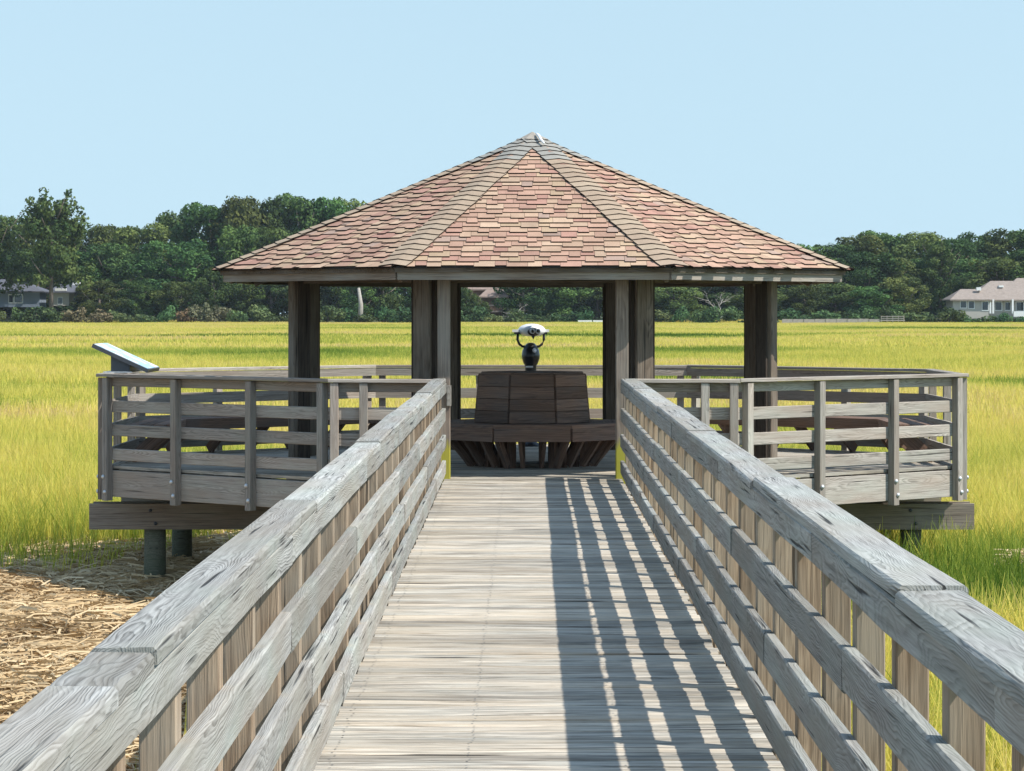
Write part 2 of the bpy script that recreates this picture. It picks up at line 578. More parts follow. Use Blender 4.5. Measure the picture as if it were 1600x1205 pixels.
for i in range(8):
    a, b, d, n = boards_along(i)
    timber('skirt_board', a - n * 0.021 + d * 0.012 + Vector((0, 0, -0.200)), b - n * 0.021 - d * 0.012 + Vector((0, 0, -0.200)), 0.305, 0.038, n,
           M['platform'], platform, warp=0.001)
    if i != 0:
        timber('edge_plank', a - n * 0.085 + d * 0.03 + Vector((0, 0, -0.0125)), b - n * 0.085 - d * 0.03 + Vector((0, 0, -0.0125)), 0.12, 0.036, (0, 0, 1),
               M['deck'], platform, segs=1)
    timber('rim_joist', a - n * 0.075 + d * 0.04 + Vector((0, 0, -0.150)), b - n * 0.075 - d * 0.04 + Vector((0, 0, -0.150)), 0.215, 0.06, n,
           M['beam'], platform, segs=1)
for (yb, lab) in ((31.55, 1), (34.05, 2)):
    timber('support_beam', (-5.05, yb, -0.59), (5.21, yb, -0.59), 0.05, 0.30, (0, 0, 1), M['beam'], platform, warp=0.001)
    timber('support_beam', (-5.05, yb + 0.31, -0.59), (5.21, yb + 0.31, -0.59), 0.05, 0.30, (0, 0, 1), M['beam'], platform, warp=0.001)
    for xp in (-4.31, -1.45, 1.6, 4.5):
        add('pile', lathe([(0.13, GZ - 0.5), (0.128, -1.2), (0.124, -0.46)], 16, M['pile'], 'pile'), platform, Matrix.Translation((xp, yb + 0.155, 0)))
        for zz in (-0.52, -0.67):
            add('bolt', lathe([(0.022, 0), (0.020, 0.012), (0.008, 0.020)], 8, M['sign_frame'], 'bolt'), platform,
                Matrix.Translation((xp - 0.03 + 0.06 * (zz < -.6), yb - 0.027, zz)) @ Matrix.Rotation(R(90), 4, 'X'))
for xx in np.arange(-4.4, 4.7, 0.61):
    timber('joist', (xx, max(29.2, 29.1 + max(0, abs(xx - CX) - 2.2) * 0.9), -0.19), (xx, min(36.3, 36.4 - max(0, abs(xx - CX) - 2.0) * 0.95), -0.19), 0.28, 0.045, (1, 0, 0),
           M['beam'], platform, segs=1)

# ------------------------------------------------------------------ platform railing
prail = thing('platform_railing', 'grey four-rail timber railing round the viewing platform', 'railing', (CX, 32.5, 0))
bolt_me = lathe([(0.026, 0), (0.025, 0.010), (0.017, 0.019), (0.006, 0.023)], 10, M['bolt'], 'bolt')


def prail_post(p, n, d, tall=1.02):
    q = p + n * 0.0455
    po = timber('post', q + Vector((0, 0, -0.395)), q + Vector((0, 0, tall)), 0.089, 0.089, n, M['platform'], prail, warp=0.0015, segs=2)
    m = Matrix((d, Vector((0, 0, 1)).cross(d) * 0 + n.cross(d), n)).transposed().to_4x4()
    for zz, sh in ((-0.13, -0.014), (-0.29, 0.016)):
        mm = m.copy()
        mm.translation = q + n * 0.045 + d * sh + Vector((0, 0, zz + rnd.uniform(-.01, .01)))
        add('bolt', bolt_me, po, mm)
    return po


ENTRY = (XL - 0.09, XR + 0.09)
for i in range(8):
    a, b, d, n = boards_along(i)
    L = (b - a).length
    segs = [(0.0, L)]
    if i == 0:
        segs = [(0.0, ENTRY[0] - a.x - 0.06), (ENTRY[1] - a.x + 0.06, L)]
    for (s0, s1) in segs:
        for li, (z0, z1) in enumerate(LEVELS):
            off = -n * 0.0195
            p0 = a + d * (s0 + (0.010 if s0 == 0 else 0)) + off
            p1 = a + d * (s1 - (0.010 if s1 == L else 0)) + off
            timber('rail', p0 + Vector((0, 0, (z0 + z1) / 2)), p1 + Vector((0, 0, (z0 + z1) / 2)), z1 - z0 - 0.004, 0.037, n, M['platform'], prail, warp=0.0025, segs=3, ch=0.006)
        p0 = a + d * (s0 - (0.035 if s0 == 0 else 0)) + n * 0.028
        p1 = a + d * (s1 + (0.035 if s1 == L else 0)) + n * 0.028
        dz = 0.003 * (i % 2)
        timber('cap', p0 + Vector((0, 0, CAP_Z + dz)), p1 + Vector((0, 0, CAP_Z + dz)), 0.145, 0.036, (0, 0, 1), M['platform'], prail, warp=0.002, segs=3, ch=0.006)
    if i == 0:
        ss = [0.03, 0.34, 3.98, L - 0.03]
    elif i in (1, 7):
        ss = [0.13 if i == 1 else 0.09, L / 3 + 0.03, L * 2 / 3 + 0.02, L - 0.10]
    elif i in (2, 6):
        ss = [0.08, L / 2, L - 0.08]
    else:
        ss = [0.10, L / 3, L * 2 / 3, L - 0.10]
    for s in ss:
        prail_post(a + d * s, n, d)

# ------------------------------------------------------------------ perimeter benches seen through the rails
def wall_bench(label, pts):
    root = thing('perimeter_bench', label, 'bench', (pts[0][0], pts[0][1], 0), 'benches built against the platform railing')
    for (p, q) in zip(pts[:-1], pts[1:]):
        p, q = Vector((*p, 0)), Vector((*q, 0))
        d = (q - p).normalized()
        inn = Vector((-d.y, d.x, 0))
        if inn.dot(Vector((CX, 32.7, 0)) - (p + q) / 2) < 0:
            inn = -inn
        for kk, o in enumerate((0.13, 0.28, 0.43)):
            timber('seat_board', p + inn * o + d * o * 0.45 + Vector((0, 0, 0.435)), q + inn * o - d * o * 0.45 + Vector((0, 0, 0.435)), 0.138, 0.038, (0, 0, 1), M['bench'], root, segs=1)
        timber('seat_apron', p + inn * 0.525 + d * 0.24 + Vector((0, 0, 0.385)), q + inn * 0.525 - d * 0.24 + Vector((0, 0, 0.385)), 0.14, 0.038, inn, M['bench'], root, segs=1)
        L = (q - p).length
        m = max(2, int(L / 0.62))
        for s in range(m):
            c = p + d * (L * (s + 0.5) / m)
            timber('brace', c + inn * 0.07 + Vector((0, 0, 0.03)), c + inn * 0.49 + Vector((0, 0, 0.40)), 0.13, 0.045, d, M['bench'], root, segs=1)
    return root


wall_bench('dark slatted bench against the railing at the back left of the platform', [(-4.74, 31.9), (-4.74, 33.95), (-2.0, 36.51)])
wall_bench('dark slatted bench against the railing at the back right of the platform', [(4.92, 31.9), (4.92, 33.95), (2.18, 36.51)])

# ------------------------------------------------------------------ gazebo
GC = Vector((CX, 32.15, 0))
gaz = thing('gazebo', 'open octagonal timber gazebo with a tan and pink shingle roof', 'gazebo', GC)
GA, GZE, GAP = 3.50, 2.272, 3.858            # shingle edge apothem and height, apex height
PHI = math.atan2(GAP - GZE, GA)
SL = GA / math.cos(PHI)
T8 = math.tan(R(22.5))
SX = 1.012                                     # the eave measures a touch wider than deep

post_spots = [(-1.17, 29.45, 0), (1.17, 29.45, 0), (-2.66, 30.95, 1), (2.66, 30.95, 1), (-2.78, 33.75, 1), (2.78, 33.75, 1), (-1.06, 35.2, 2), (1.06, 35.2, 2)]
for (ox, oy, kd) in post_spots:
    c = Vector((CX + ox, oy, 0))
    rad = (c - GC)
    rad.z = 0
    rad.normalize()
    tan = Vector((-rad.y, rad.x, 0))
    w_ = 0.20 if kd < 2 else 0.16
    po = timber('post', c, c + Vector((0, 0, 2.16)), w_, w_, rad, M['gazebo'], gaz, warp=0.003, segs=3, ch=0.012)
    for s in (-1, 1):
        e = c + tan * s * (w_ / 2 + 0.022) - rad * 0.02
        timber('post_plank', e + Vector((0, 0, 0.002)), e + Vector((0, 0, 2.15)), 0.13, 0.044, tan * s, M['shade_plank'], po, warp=0.001, segs=1)
for xx in (-0.863, 1.037):
    c = Vector((xx, 29.04, 0))
    timber('entry_post', c + Vector((0, 0, -0.33)), c + Vector((0, 0, 2.12)), 0.135, 0.135, (0, -1, 0), M['entry'], gaz, warp=0.001, segs=2, ch=0.008)
timber('mounting_board', (-0.808, 28.955, 0.78), (-0.808, 28.955, 1.0), 0.05, 0.03, (0, -1, 0), M['rail'], gaz, segs=1)
order = [0, 1, 3, 5, 7, 6, 4, 2]
for a_, b_ in zip(order, order[1:] + order[:1]):
    p0 = Vector((CX + post_spots[a_][0], post_spots[a_][1], 2.20))
    p1 = Vector((CX + post_spots[b_][0], post_spots[b_][1], 2.20))
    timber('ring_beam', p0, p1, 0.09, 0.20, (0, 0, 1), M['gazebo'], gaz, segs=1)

roof = add('roof', None, gaz, Matrix.Translation(GC + Vector((0, 0, GZE))))


def face_frame(k):
    th = R(-90 + 45 * k)
    o = Vector((math.cos(th), math.sin(th), 0))
    T = Vector((-math.sin(th), math.cos(th), 0))
    V = Vector((-o.x * math.cos(PHI), -o.y * math.cos(PHI), math.sin(PHI)))
    N = Vector((o.x * math.sin(PHI), o.y * math.sin(PHI), math.cos(PHI)))
    return GC + o * GA + Vector((0, 0, GZE)), T, V, N, o


def stretch(v):
    return Vector((CX + (v.x - CX) * SX, v.y, v.z))


def hw(v):
    return max(0.0, (SL - v) * math.cos(PHI) * T8)


# roof boarding under the shingles
V_, F_ = [], []
for k in range(8):
    o, T, Vs, N, _ = face_frame(k)
    V_.append(stretch(o - T * hw(0) * 0.995 - N * 0.03))
apex = len(V_)
V_.append(GC + Vector((0, 0, GAP - 0.03)))
for k in range(8):
    V_.append(V_[k] - Vector((0, 0, 0.045)))
V_.append(V_[apex] - Vector((0, 0, 0.05)))
for k in range(8):
    k2 = (k + 1) % 8
    F_ += [(k, k2, apex), (apex + 1 + k2, apex + 1 + k, apex + 9), (k2, k, apex + 1 + k, apex + 1 + k2)]
add('roof_boarding', mesh_py('roof_boarding', V_, F_, M['gazebo']), roof)
for k in range(8):
    o, T, Vs, N, out = face_frame(k)
    c = o - out * 0.065 - Vector((0, 0, 0.083))
    h_ = (GA - 0.065) * T8 - 0.004
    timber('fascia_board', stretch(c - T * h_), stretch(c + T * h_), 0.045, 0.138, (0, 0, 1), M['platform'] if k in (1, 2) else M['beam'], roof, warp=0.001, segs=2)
    e = o - out * 0.018 - Vector((0, 0, 0.016))
    timber('drip_edge', stretch(e - T * (h_ + .012)), stretch(e + T * (h_ + .012)), 0.055, 0.012, (0, 0, 1), M['sign_frame'], roof, segs=1)
for k in range(8):
    th = R(-90 + 22.5 + 45 * k)
    e = Vector((math.cos(th), math.sin(th), 0)) * (GA / math.cos(R(22.5)) - 0.12)
    timber('hip_rafter', stretch(GC + e + Vector((0, 0, GZE - 0.12))), GC + Vector((0, 0, GAP - 0.20)), 0.045, 0.12, (0, 0, 1), M['gazebo'], roof, segs=1)

# shingle materials: colour belongs to each tab, the cut edge is black asphalt
t = NT('shingle_granules')
at = t.node('ShaderNodeAttribute', attribute_name='tint')
geo = t.node('ShaderNodeNewGeometry')
n1 = t.noise(geo.outputs['Position'], 95.0, 2, 0.7)
n2 = t.noise(geo.outputs['Position'], 4.0, 3, 0.6)
v = t.math('MULTIPLY', t.ramp(n1, 0.25, 0.75, 0.78, 1.18), t.ramp(n2, 0.3, 0.7, 0.88, 1.10))
t.put(t.bsdf.inputs['Base Color'], t.mix(1.0, at.outputs['Color'], t.comb(v, v, v), 'MULTIPLY'))
t.bsdf.inputs['Roughness'].default_value = 0.95
t.bsdf.inputs['Specular IOR Level'].default_value = 0.15
t.bump(n1, 0.5, 0.004)
M['shingle'] = t.m
M['shingle_edge'] = plain('asphalt_edge', (0.022, 0.016, 0.014), 0.95, 0, 0.3, 30, spec=0.1)
TINTS = [(0.448, 0.304, 0.21), (0.434, 0.278, 0.197), (0.42, 0.261, 0.188), (0.4, 0.238, 0.177), (0.386, 0.217, 0.165), (0.463, 0.325, 0.226), (0.442, 0.315, 0.206), (0.364, 0.256, 0.2)]
TW = [3, 4, 4, 2.2, 1.4, 3, 1.6, 1.0]


def tab_geometry(o, T, Vs, N, u0, u1, v0, v1, lift, thick, centre):
    """eight corners of a shingle tab clipped by the hips; None if nothing is left"""
    out = []
    for v in (v0, v1):
        h_ = hw(v)
        a, b = max(u0, -h_), min(u1, h_)
        if a >= b:
            m = max(-h_, min(h_, (u0 + u1) / 2))
            a = b = m
        l = lift if v == v0 else 0.004
        for u in (a, b):
            q = o + T * u + Vs * v
            out.append(stretch(q + N * l) - centre)
            out.append(stretch(q + N * max(l - thick, -0.004)) - centre)
    if (out[0] - out[2]).length < 0.012 and (out[4] - out[6]).length < 0.012:
        return None
    return out        # bl_top, bl_bot, br_top, br_bot, tl_top, tl_bot, tr_top, tr_bot


TAB_F = [(0, 2, 6, 4), (1, 0, 4, 5), (3, 7, 6, 2), (1, 3, 2, 0)]
TAB_M = [0, 1, 1, 1]


def set_tint(me, cols):
    a = me.color_attributes.new('tint', 'FLOAT_COLOR', 'POINT')
    a.data.foreach_set('color', np.array(cols, dtype=np.float32).ravel())


EXPO = 0.134
ROWS = int(SL / EXPO)
tabs = []
for k in range(8):
    rr = random.Random(100 + k)
    o, T, Vs, N, _ = face_frame(k)
    for i in range(ROWS + 1):
        v0 = i * EXPO - 0.03
        h_ = hw(max(v0, 0)) + 0.02
        u = -h_ - rr.uniform(0, 0.2)
        low = rr.random() < 0.5
        while u < h_:
            w_ = rr.choice((0.12, 0.15, 0.17, 0.19, 0.22))
            low = (not low) if rr.random() < 0.85 else low
            tabs.append((k, u + 0.0015, u + w_ - 0.0015, v0 - (0.050 if low else 0), v0 + EXPO * 1.05, 0.024 if low else 0.015, rr.choices(TINTS, TW)[0], rr.uniform(.86, 1.08)))
            u += w_
front = [q for q in tabs if q[0] == 0]
side = sorted([q for q in tabs if q[0] in (1, 7)], key=lambda q: q[3])
own, n_own = [], 0
rest = [q for q in tabs if q[0] not in (0, 1, 7)]
JV, JF, JM, JC = [], [], [], []
for q in front + side + rest:
    k, u0, u1, v0, v1, lift, tint, br = q
    o, T, Vs, N, _ = face_frame(k)
    single = n_own < 295 and k in (0, 1, 7)
    centre = stretch(o + T * (u0 + u1) / 2 + Vs * (v0 + v1) / 2) if single else Vector((0, 0, 0))
    g = tab_geometry(o, T, Vs, N, u0, u1, v0, v1, lift, 0.017, centre)
    if g is None:
        continue
    c = (tint[0] * br, tint[1] * br, tint[2] * br, 1)
    if single:
        me = mesh_py('shingle', g, TAB_F, M['shingle'])
        me.materials.append(M['shingle_edge'])
        me.polygons.foreach_set('material_index', TAB_M)
        set_tint(me, [c] * 8)
        add('shingle', me, roof, Matrix.Translation(centre))
        n_own += 1
    else:
        b = len(JV)
        JV += g
        JF += [tuple(b + i for i in f) for f in TAB_F]
        JM += TAB_M
        JC += [c] * 8
me = mesh_py('shingle_field', JV, JF, M['shingle'])
me.materials.append(M['shingle_edge'])
me.polygons.foreach_set('material_index', JM)
set_tint(me, JC)
add('shingle_field', me, roof)['kind'] = 'stuff'

# hip caps lapping up every hip to the apex
HIP_TINTS = [(0.37, 0.28, 0.20), (0.355, 0.265, 0.19), (0.38, 0.295, 0.21), (0.35, 0.275, 0.20)]
hip_cache = {}
for k in range(8):
    th = R(-90 + 22.5 + 45 * k)
    e = stretch(GC + Vector((math.cos(th), math.sin(th), 0)) * (GA / math.cos(R(22.5)) + 0.02) + Vector((0, 0, GZE - 0.004)))
    a = GC + Vector((0, 0, GAP))
    D = (a - e).normalized()
    N1, N2 = face_frame(k)[3], face_frame(k + 1)[3]
    Nh = (N1 + N2).normalized()
    A = D.cross(Nh).normalized()
    drop = math.tan(math.acos(min(1, Nh.dot(N1))))
    Lh = (a - e).length
    n = int(Lh / 0.150)
    fr = Matrix((A, D, Nh)).transposed().to_4x4()
    for i in range(n):
        var = rnd.randrange(6) if i < n - 5 else 6 + rnd.randrange(2)
        key = (k % 2, var)
        if key not in hip_cache:
            r = random.Random(var)
            hwid = 0.165 + r.uniform(-.006, .006)
            cols = HIP_TINTS[var % 4] if var < 6 else (0.30, 0.285, 0.25)
            X = [-hwid, -hwid * 0.5, 0, hwid * 0.5, hwid]
            V2, F2 = [], []
            for (yq, lift) in ((-0.02, 0.034), (0.17, 0.020)):
                for x in X:
                    zz = lift - abs(x) * drop * (0.92 if abs(x) > .1 else 1.0) + (0.006 if x == 0 else 0) * -1
                    V2.append((x, yq + r.uniform(-.004, .004) + (0.012 if x == 0 else 0), zz))
                    V2.append((x, yq, zz - 0.009))
            m = len(X)
            mi = []
            for j in range(m - 1):
                F2.append((2 * j, 2 * j + 2, 2 * m + 2 * j + 2, 2 * m + 2 * j)); mi.append(0)
                F2.append((2 * j + 1, 2 * j + 3, 2 * j + 2, 2 * j)); mi.append(1)
            F2.append((0, 2 * m, 2 * m + 1, 1)); mi.append(1)
            F2.append((2 * m - 2, 2 * m - 1, 4 * m - 1, 4 * m - 2)); mi.append(1)
            me = mesh_py('hip_shingle', V2, F2, M['shingle'])
            me.materials.append(M['shingle_edge'])
            me.polygons.foreach_set('material_index', mi)
            set_tint(me, [(*cols, 1)] * len(V2))
            hip_cache[key] = me
        f2 = fr.copy()
        f2.translation = e + D * (i * 0.150)
        add('hip_shingle', hip_cache[key], roof, f2 @ Matrix.Rotation(rnd.uniform(-.03, .03), 4, 'Z'))
# apex cap of two folded shingles and the white streak beside it
V2 = [(0, 0, 0.035)] + [(0.20 * math.cos(R(22.5 + 45 * j)), 0.20 * math.sin(R(22.5 + 45 * j)), -0.068 + 0.008 * (j % 2)) for j in range(8)]
me = mesh_py('apex_cap', V2, [(0, 1 + j, 1 + (j + 1) % 8) for j in range(8)], M['shingle'])
set_tint(me, [(0.33, 0.295, 0.25, 1)] * 9)
add('apex_cap', me, roof, Matrix.Translation(GC + Vector((0, 0, GAP + 0.02))))
M['streak'] = plain('white_sealant', (0.82, 0.82, 0.80), 0.6)
pts = [GC + Vector((0.045, -0.10, GAP + 0.024)), GC + Vector((0.075, -0.20, GAP - 0.008)), GC + Vector((0.10, -0.31, GAP - 0.062)), GC + Vector((0.135, -0.40, GAP - 0.108))]
add('sealant_streak', tube_mesh(pts, [0.012, 0.020, 0.018, 0.012], 6, M['streak'], 'sealant_streak'), roof)

# ------------------------------------------------------------------ octagonal bench in the gazebo
BC = Vector((CX - 0.005, 31.65, 0))
bench = thing('octagonal_bench', 'dark brown octagonal bench with a tall slatted backrest inside the gazebo', 'bench', BC)


def oct_board(name, k, a0, a1, z0, z1, t, mat, gap=0.004):
    """a trapezoid board of the octagon between apothems/heights (a0,z0) and (a1,z1), thickness t outward"""
    th = R(-90 + 45 * k)
    o = Vector((math.cos(th), math.sin(th), 0))
    T = Vector((-math.sin(th), math.cos(th), 0))
    e = (o * (a1 - a0) + Vector((0, 0, z1 - z0)))
    n = T.cross(e).normalized()
    if n.dot(o + Vector((0, 0, 0.3))) < 0:
        n = -n
    c = BC + o * (a0 + a1) / 2 + Vector((0, 0, (z0 + z1) / 2))
    E = e.normalized()
    V2 = []
    for s in (0, 1):
        for (a, z) in ((a0, z0), (a1, z1)):
            for g in (-1, 1):
                V2.append(BC + o * a + Vector((0, 0, z)) + T * g * (a * T8 - gap) + n * t * s - c)
    # local X along the board so that the grain runs lengthwise
    m = Matrix((T, n.cross(T), n)).transposed().to_4x4()
    V2 = [m.inverted().to_3x3() @ v for v in V2]
    F2 = [(0, 2, 3, 1), (4, 5, 7, 6), (0, 1, 5, 4), (2, 6, 7, 3), (0, 4, 6, 2), (1, 3, 7, 5)]
    m.translation = c
    return add(name, mesh_py(name, V2, F2, mat), bench, m)


for k in range(8):
    for j in range(4):
        f0, f1 = j / 4, (j + 1) / 4
        oct_board('backrest_plank', k, 0.635 - 0.05 * f0, 0.635 - 0.05 * f1 + 0.001, 0.507 + 0.553 * f0 + 0.003, 0.507 + 0.553 * f1 - 0.003, 0.036, M['bench'], 0.0)
    for a0, a1 in ((1.072, 0.935), (0.928, 0.79), (0.783, 0.60)):
        oct_board('seat_board', k, a0, a1, 0.468, 0.468, 0.038, M['bench'], 0.002)
    oct_board('seat_apron', k, 1.036, 1.036, 0.318, 0.465, 0.038, M['bench'], 0.0)
    oct_board('lid_board', k, 0.59, 0.02, 1.062, 1.062, 0.022, M['bench'], 0.001)
    th = R(-90 + 45 * k)
    for s in (-0.27, -0.10, 0.10, 0.27):
        o = Vector((math.cos(th), math.sin(th), 0))
        T = Vector((-math.sin(th), math.cos(th), 0))
        b = BC + T * s
        timber('leg', b + o * 0.60, b + o * 0.60 + Vector((0, 0, 0.46)), 0.089, 0.042, T, M['bench'], bench, segs=1)
        timber('brace', b + o * 0.70 + T * s * 0.1 + Vector((0, 0, 0.03)), b + o * 0.99 + T * s * 0.5 + Vector((0, 0, 0.42)), 0.09, 0.042, T, M['bench'], bench, segs=1)
    th2 = th + R(22.5)
    o = Vector((math.cos(th2), math.sin(th2), 0))
    timber('brace', BC + o * 0.72 + Vector((0, 0, 0.02)), BC + o * 1.08 + Vector((0, 0, 0.43)), 0.13, 0.042, Vector((-o.y, o.x, 0)), M['bench'], bench, segs=1)

# ------------------------------------------------------------------ coin-operated binocular viewer
VY = 36.1
vs = VY / FPX
vx = (829.3 - VPX) * vs
viewer = thing('binocular_viewer', 'silver-headed tower binocular viewer on a black pedestal behind the bench', 'viewer', (vx, VY, 0))


def vz(y):
    return CAMH - (y - VPY) * vs


prof = [(0.17, 0.0), (0.17, 0.02), (0.085, 0.05), (0.075, 0.12), (0.075, vz(574)), (0.078, vz(571)), (0.098, vz(567)), (0.118, vz(560)), (0.121, vz(555)), (0.112, vz(548)),
        (0.085, vz(541)), (0.055, vz(537)), (0.02, vz(535.5))]
ped = add('pedestal', lathe(prof, 20, M['black'], 'pedestal'), viewer, Matrix.Translation((vx, VY, 0)))
add('price_sticker', lathe([(0.030, 0), (0.030, 0.004)], 14, M['white'], 'price_sticker'), ped,
    Matrix.Translation((vx + 0.047, VY - 0.099, vz(547.5))) @ Matrix.Rotation(R(25), 4, 'Z') @ Matrix.Rotation(R(72), 4, 'X'))
add('label_band', box_mesh(0.10, 0.012, 0.024, M['silver']), ped, Matrix.Translation((vx - 0.02, VY - 0.075, vz(573))))
yk = [(-0.172, 0, vz(519)), (-0.175, 0, vz(531)), (-0.150, 0, vz(538)), (-0.11, 0, vz(541.5)), (0, 0, vz(542)), (0.11, 0, vz(541.5)), (0.150, 0, vz(538)), (0.175, 0, vz(531)), (0.172, 0, vz(519))]
add('yoke', tube_mesh(yk, [0.017] * 9, 8, M['black'], 'yoke'), viewer, Matrix.Translation((vx, VY, 0)))
# head: a rounded housing with a flat face carrying two eyepieces
V2, F2 = [], []
nr, na = 13, 20
for i in range(nr):
    s = -1 + 2 * i / (nr - 1)
    prof_r = max(0.02, (1 - abs(s) ** 3.2)) ** 0.5
    for k in range(na):
        a = 2 * math.pi * k / na
        V2.append((0.165 * prof_r * math.cos(a), s * 0.20, 0.088 * prof_r * math.sin(a) * (1.0 if math.sin(a) > 0 else 0.92) + 0.01 * (1 - s * s)))
for i in range(nr - 1):
    for k in range(na):
        k2 = (k + 1) % na
        F2.append((i * na + k, i * na + k2, (i + 1) * na + k2, (i + 1) * na + k))
F2 += [tuple(range(na))[::-1], tuple((nr - 1) * na + k for k in range(na))]
hm = Matrix.Translation((vx + 0.012, VY, vz(517.5))) @ Matrix.Rotation(R(24), 4, 'Z')
head = add('head', mesh_py('head', V2, F2, M['silver'], True), viewer, hm)
fp = lathe([(0.115, 0), (0.125, 0.02), (0.10, 0.045)], 18, M['black'], 'face_plate')
add('face_plate', fp, head, hm @ Matrix.Translation((-0.055, -0.170, -0.010)) @ Matrix.Rotation(R(90), 4, 'X') @ Matrix.Diagonal((0.72, 0.44, 1, 1)))
for ex in (-0.092, -0.012):
    ey = add('eyepiece', lathe([(0.034, 0), (0.034, 0.05), (0.026, 0.055), (0.024, 0.045)], 14, M['silver'], 'eyepiece'), head,
             hm @ Matrix.Translation((ex, -0.19, 0.0)) @ Matrix.Rotation(R(90), 4, 'X'))
    add('lens', lathe([(0.023, 0), (0.023, 0.052)], 12, M['lens'], 'lens'), ey, hm @ Matrix.Translation((ex, -0.193, 0.0)) @ Matrix.Rotation(R(90), 4, 'X'))
add('nose_rest', lathe([(0.03, 0), (0.004, 0.05)], 8, M['black'], 'nose_rest'), head, hm @ Matrix.Translation((-0.052, -0.17, -0.055)) @ Matrix.Rotation(R(180), 4, 'X'))
for s in (-1, 1):
    hl = add('handle', box_mesh(0.11, 0.07, 0.035, M['silver']), viewer, Matrix.Translation((vx + s * 0.19, VY, vz(517))))
    add('pivot', box_mesh(0.09, 0.05, 0.03, M['black']), hl, Matrix.Translation((vx + s * 0.175, VY, vz(520.5))))

# ------------------------------------------------------------------ interpretive sign on the left rail
t = NT('printed_sign_face')
tc = t.node('ShaderNodeTexCoord')
xyz = t.sep(tc.outputs['Object'])
n = t.noise(t.scalev(tc.outputs['Object'], (5, 3, 1)), 1.0, 2)
c = t.mix(t.ramp(n, 0.48, 0.52), (0.78, 0.82, 0.86), (0.42, 0.62, 0.76))
lines = t.math('GREATER_THAN', t.math('SINE', t.math('MULTIPLY', xyz[0], 190.0)), 0.75)
c = t.mix(t.math('MULTIPLY', lines, 0.35), c, (0.35, 0.42, 0.48))
t.put(t.bsdf.inputs['Base Color'], c)
t.bsdf.inputs['Roughness'].default_value = 0.3
M['sign_face'] = t.m
s0, s1 = px(144, 540, 31.9), px(231, 580, 31.9)
slope = (s1 - s0)
sc = (s0 + s1) / 2 + Vector((0, 0.5, 0))
sx = slope.normalized()
sn = Vector((-sx.z, 0, sx.x))
sm = Matrix((sx, Vector((0, 1, 0)), sn)).transposed().to_4x4()
sign = thing('interpretive_sign', 'slanted low-profile information panel on the left platform railing', 'sign', (sc.x, sc.y, 1.07))
sm.translation = sc
panel = add('panel_frame', box_mesh(slope.length, 1.0, 0.045, M['sign_frame']), sign, sm)
fm = sm.copy()
fm.translation = sc + sn * 0.025
add('panel_face', box_mesh(slope.length - 0.03, 0.97, 0.006, M['sign_face']), panel, fm)
b0 = px(177, 560, 31.95)
V2 = [(-0.11, 0, 0), (0.11, 0, 0), (0.11, 0, 0.10), (-0.11, 0, 0.21), (-0.11, 0.9, 0), (0.11, 0.9, 0), (0.11, 0.9, 0.10), (-0.11, 0.9, 0.21)]
add('bracket', mesh_py('bracket', V2, [(0, 1, 2, 3), (4, 7, 6, 5), (0, 4, 5, 1), (1, 5, 6, 2), (2, 6, 7, 3), (3, 7, 4, 0)], M['sign_frame']), sign,
    Matrix.Translation((-4.755, 31.97, 1.072)))
add('base_plate', box_mesh(0.34, 0.95, 0.012, M['bolt']), sign, Matrix.Translation((-4.78, 32.4, 1.075)))

# ------------------------------------------------------------------ marsh grass and straw: uncountable, instanced on points
def grass_mat(name, cols, trans=0.35, rough=0.6):
    """cols: list of (position, colour) along the per-clump tint"""
    t = NT(name)
    at = t.node('ShaderNodeAttribute', attribute_name='tint', attribute_type='INSTANCER')
    vt = t.node('ShaderNodeAttribute', attribute_name='blade')
    cr = t.node('ShaderNodeValToRGB')
    e = cr.color_ramp.elements
    e[0].position, e[0].color = cols[0][0], (*cols[0][1], 1)
    e[1].position, e[1].color = cols[-1][0], (*cols[-1][1], 1)
    for (p, c) in cols[1:-1]:
        n = e.new(p)
        n.color = (*c, 1)
    f = t.math('ADD', at.outputs['Fac'], t.math('MULTIPLY_ADD', vt.outputs['Fac'], 0.36, -0.18))
    t.put(cr.inputs[0], f)
    c = cr.outputs[0]
    t.put(t.bsdf.inputs['Base Color'], c)
    t.bsdf.inputs['Roughness'].default_value = rough
    t.bsdf.inputs['Specular IOR Level'].default_value = 0.2
    tr = t.node('ShaderNodeBsdfTranslucent')
    t.put(tr.inputs['Color'], c)
    mx = t.node('ShaderNodeMixShader')
    mx.inputs[0].default_value = trans
    t.l.new(t.bsdf.outputs[0], mx.inputs[1])
    t.l.new(tr.outputs[0], mx.inputs[2])
    t.l.new(mx.outputs[0], t.out.inputs['Surface'])
    return t.m


M['grass'] = grass_mat('cordgrass', [(0.0, (0.08, 0.16, 0.02)), (0.3, (0.30, 0.38, 0.05)), (0.55, (0.68, 0.62, 0.12)), (0.8, (0.82, 0.69, 0.18)), (1.0, (0.74, 0.57, 0.25))], 0.5)
M['straw'] = grass_mat('dry_straw', [(0.0, (0.22, 0.145, 0.08)), (0.35, (0.54, 0.39, 0.215)), (0.7, (0.74, 0.57, 0.345)), (1.0, (0.84, 0.71, 0.49))], 0.1, 0.8)


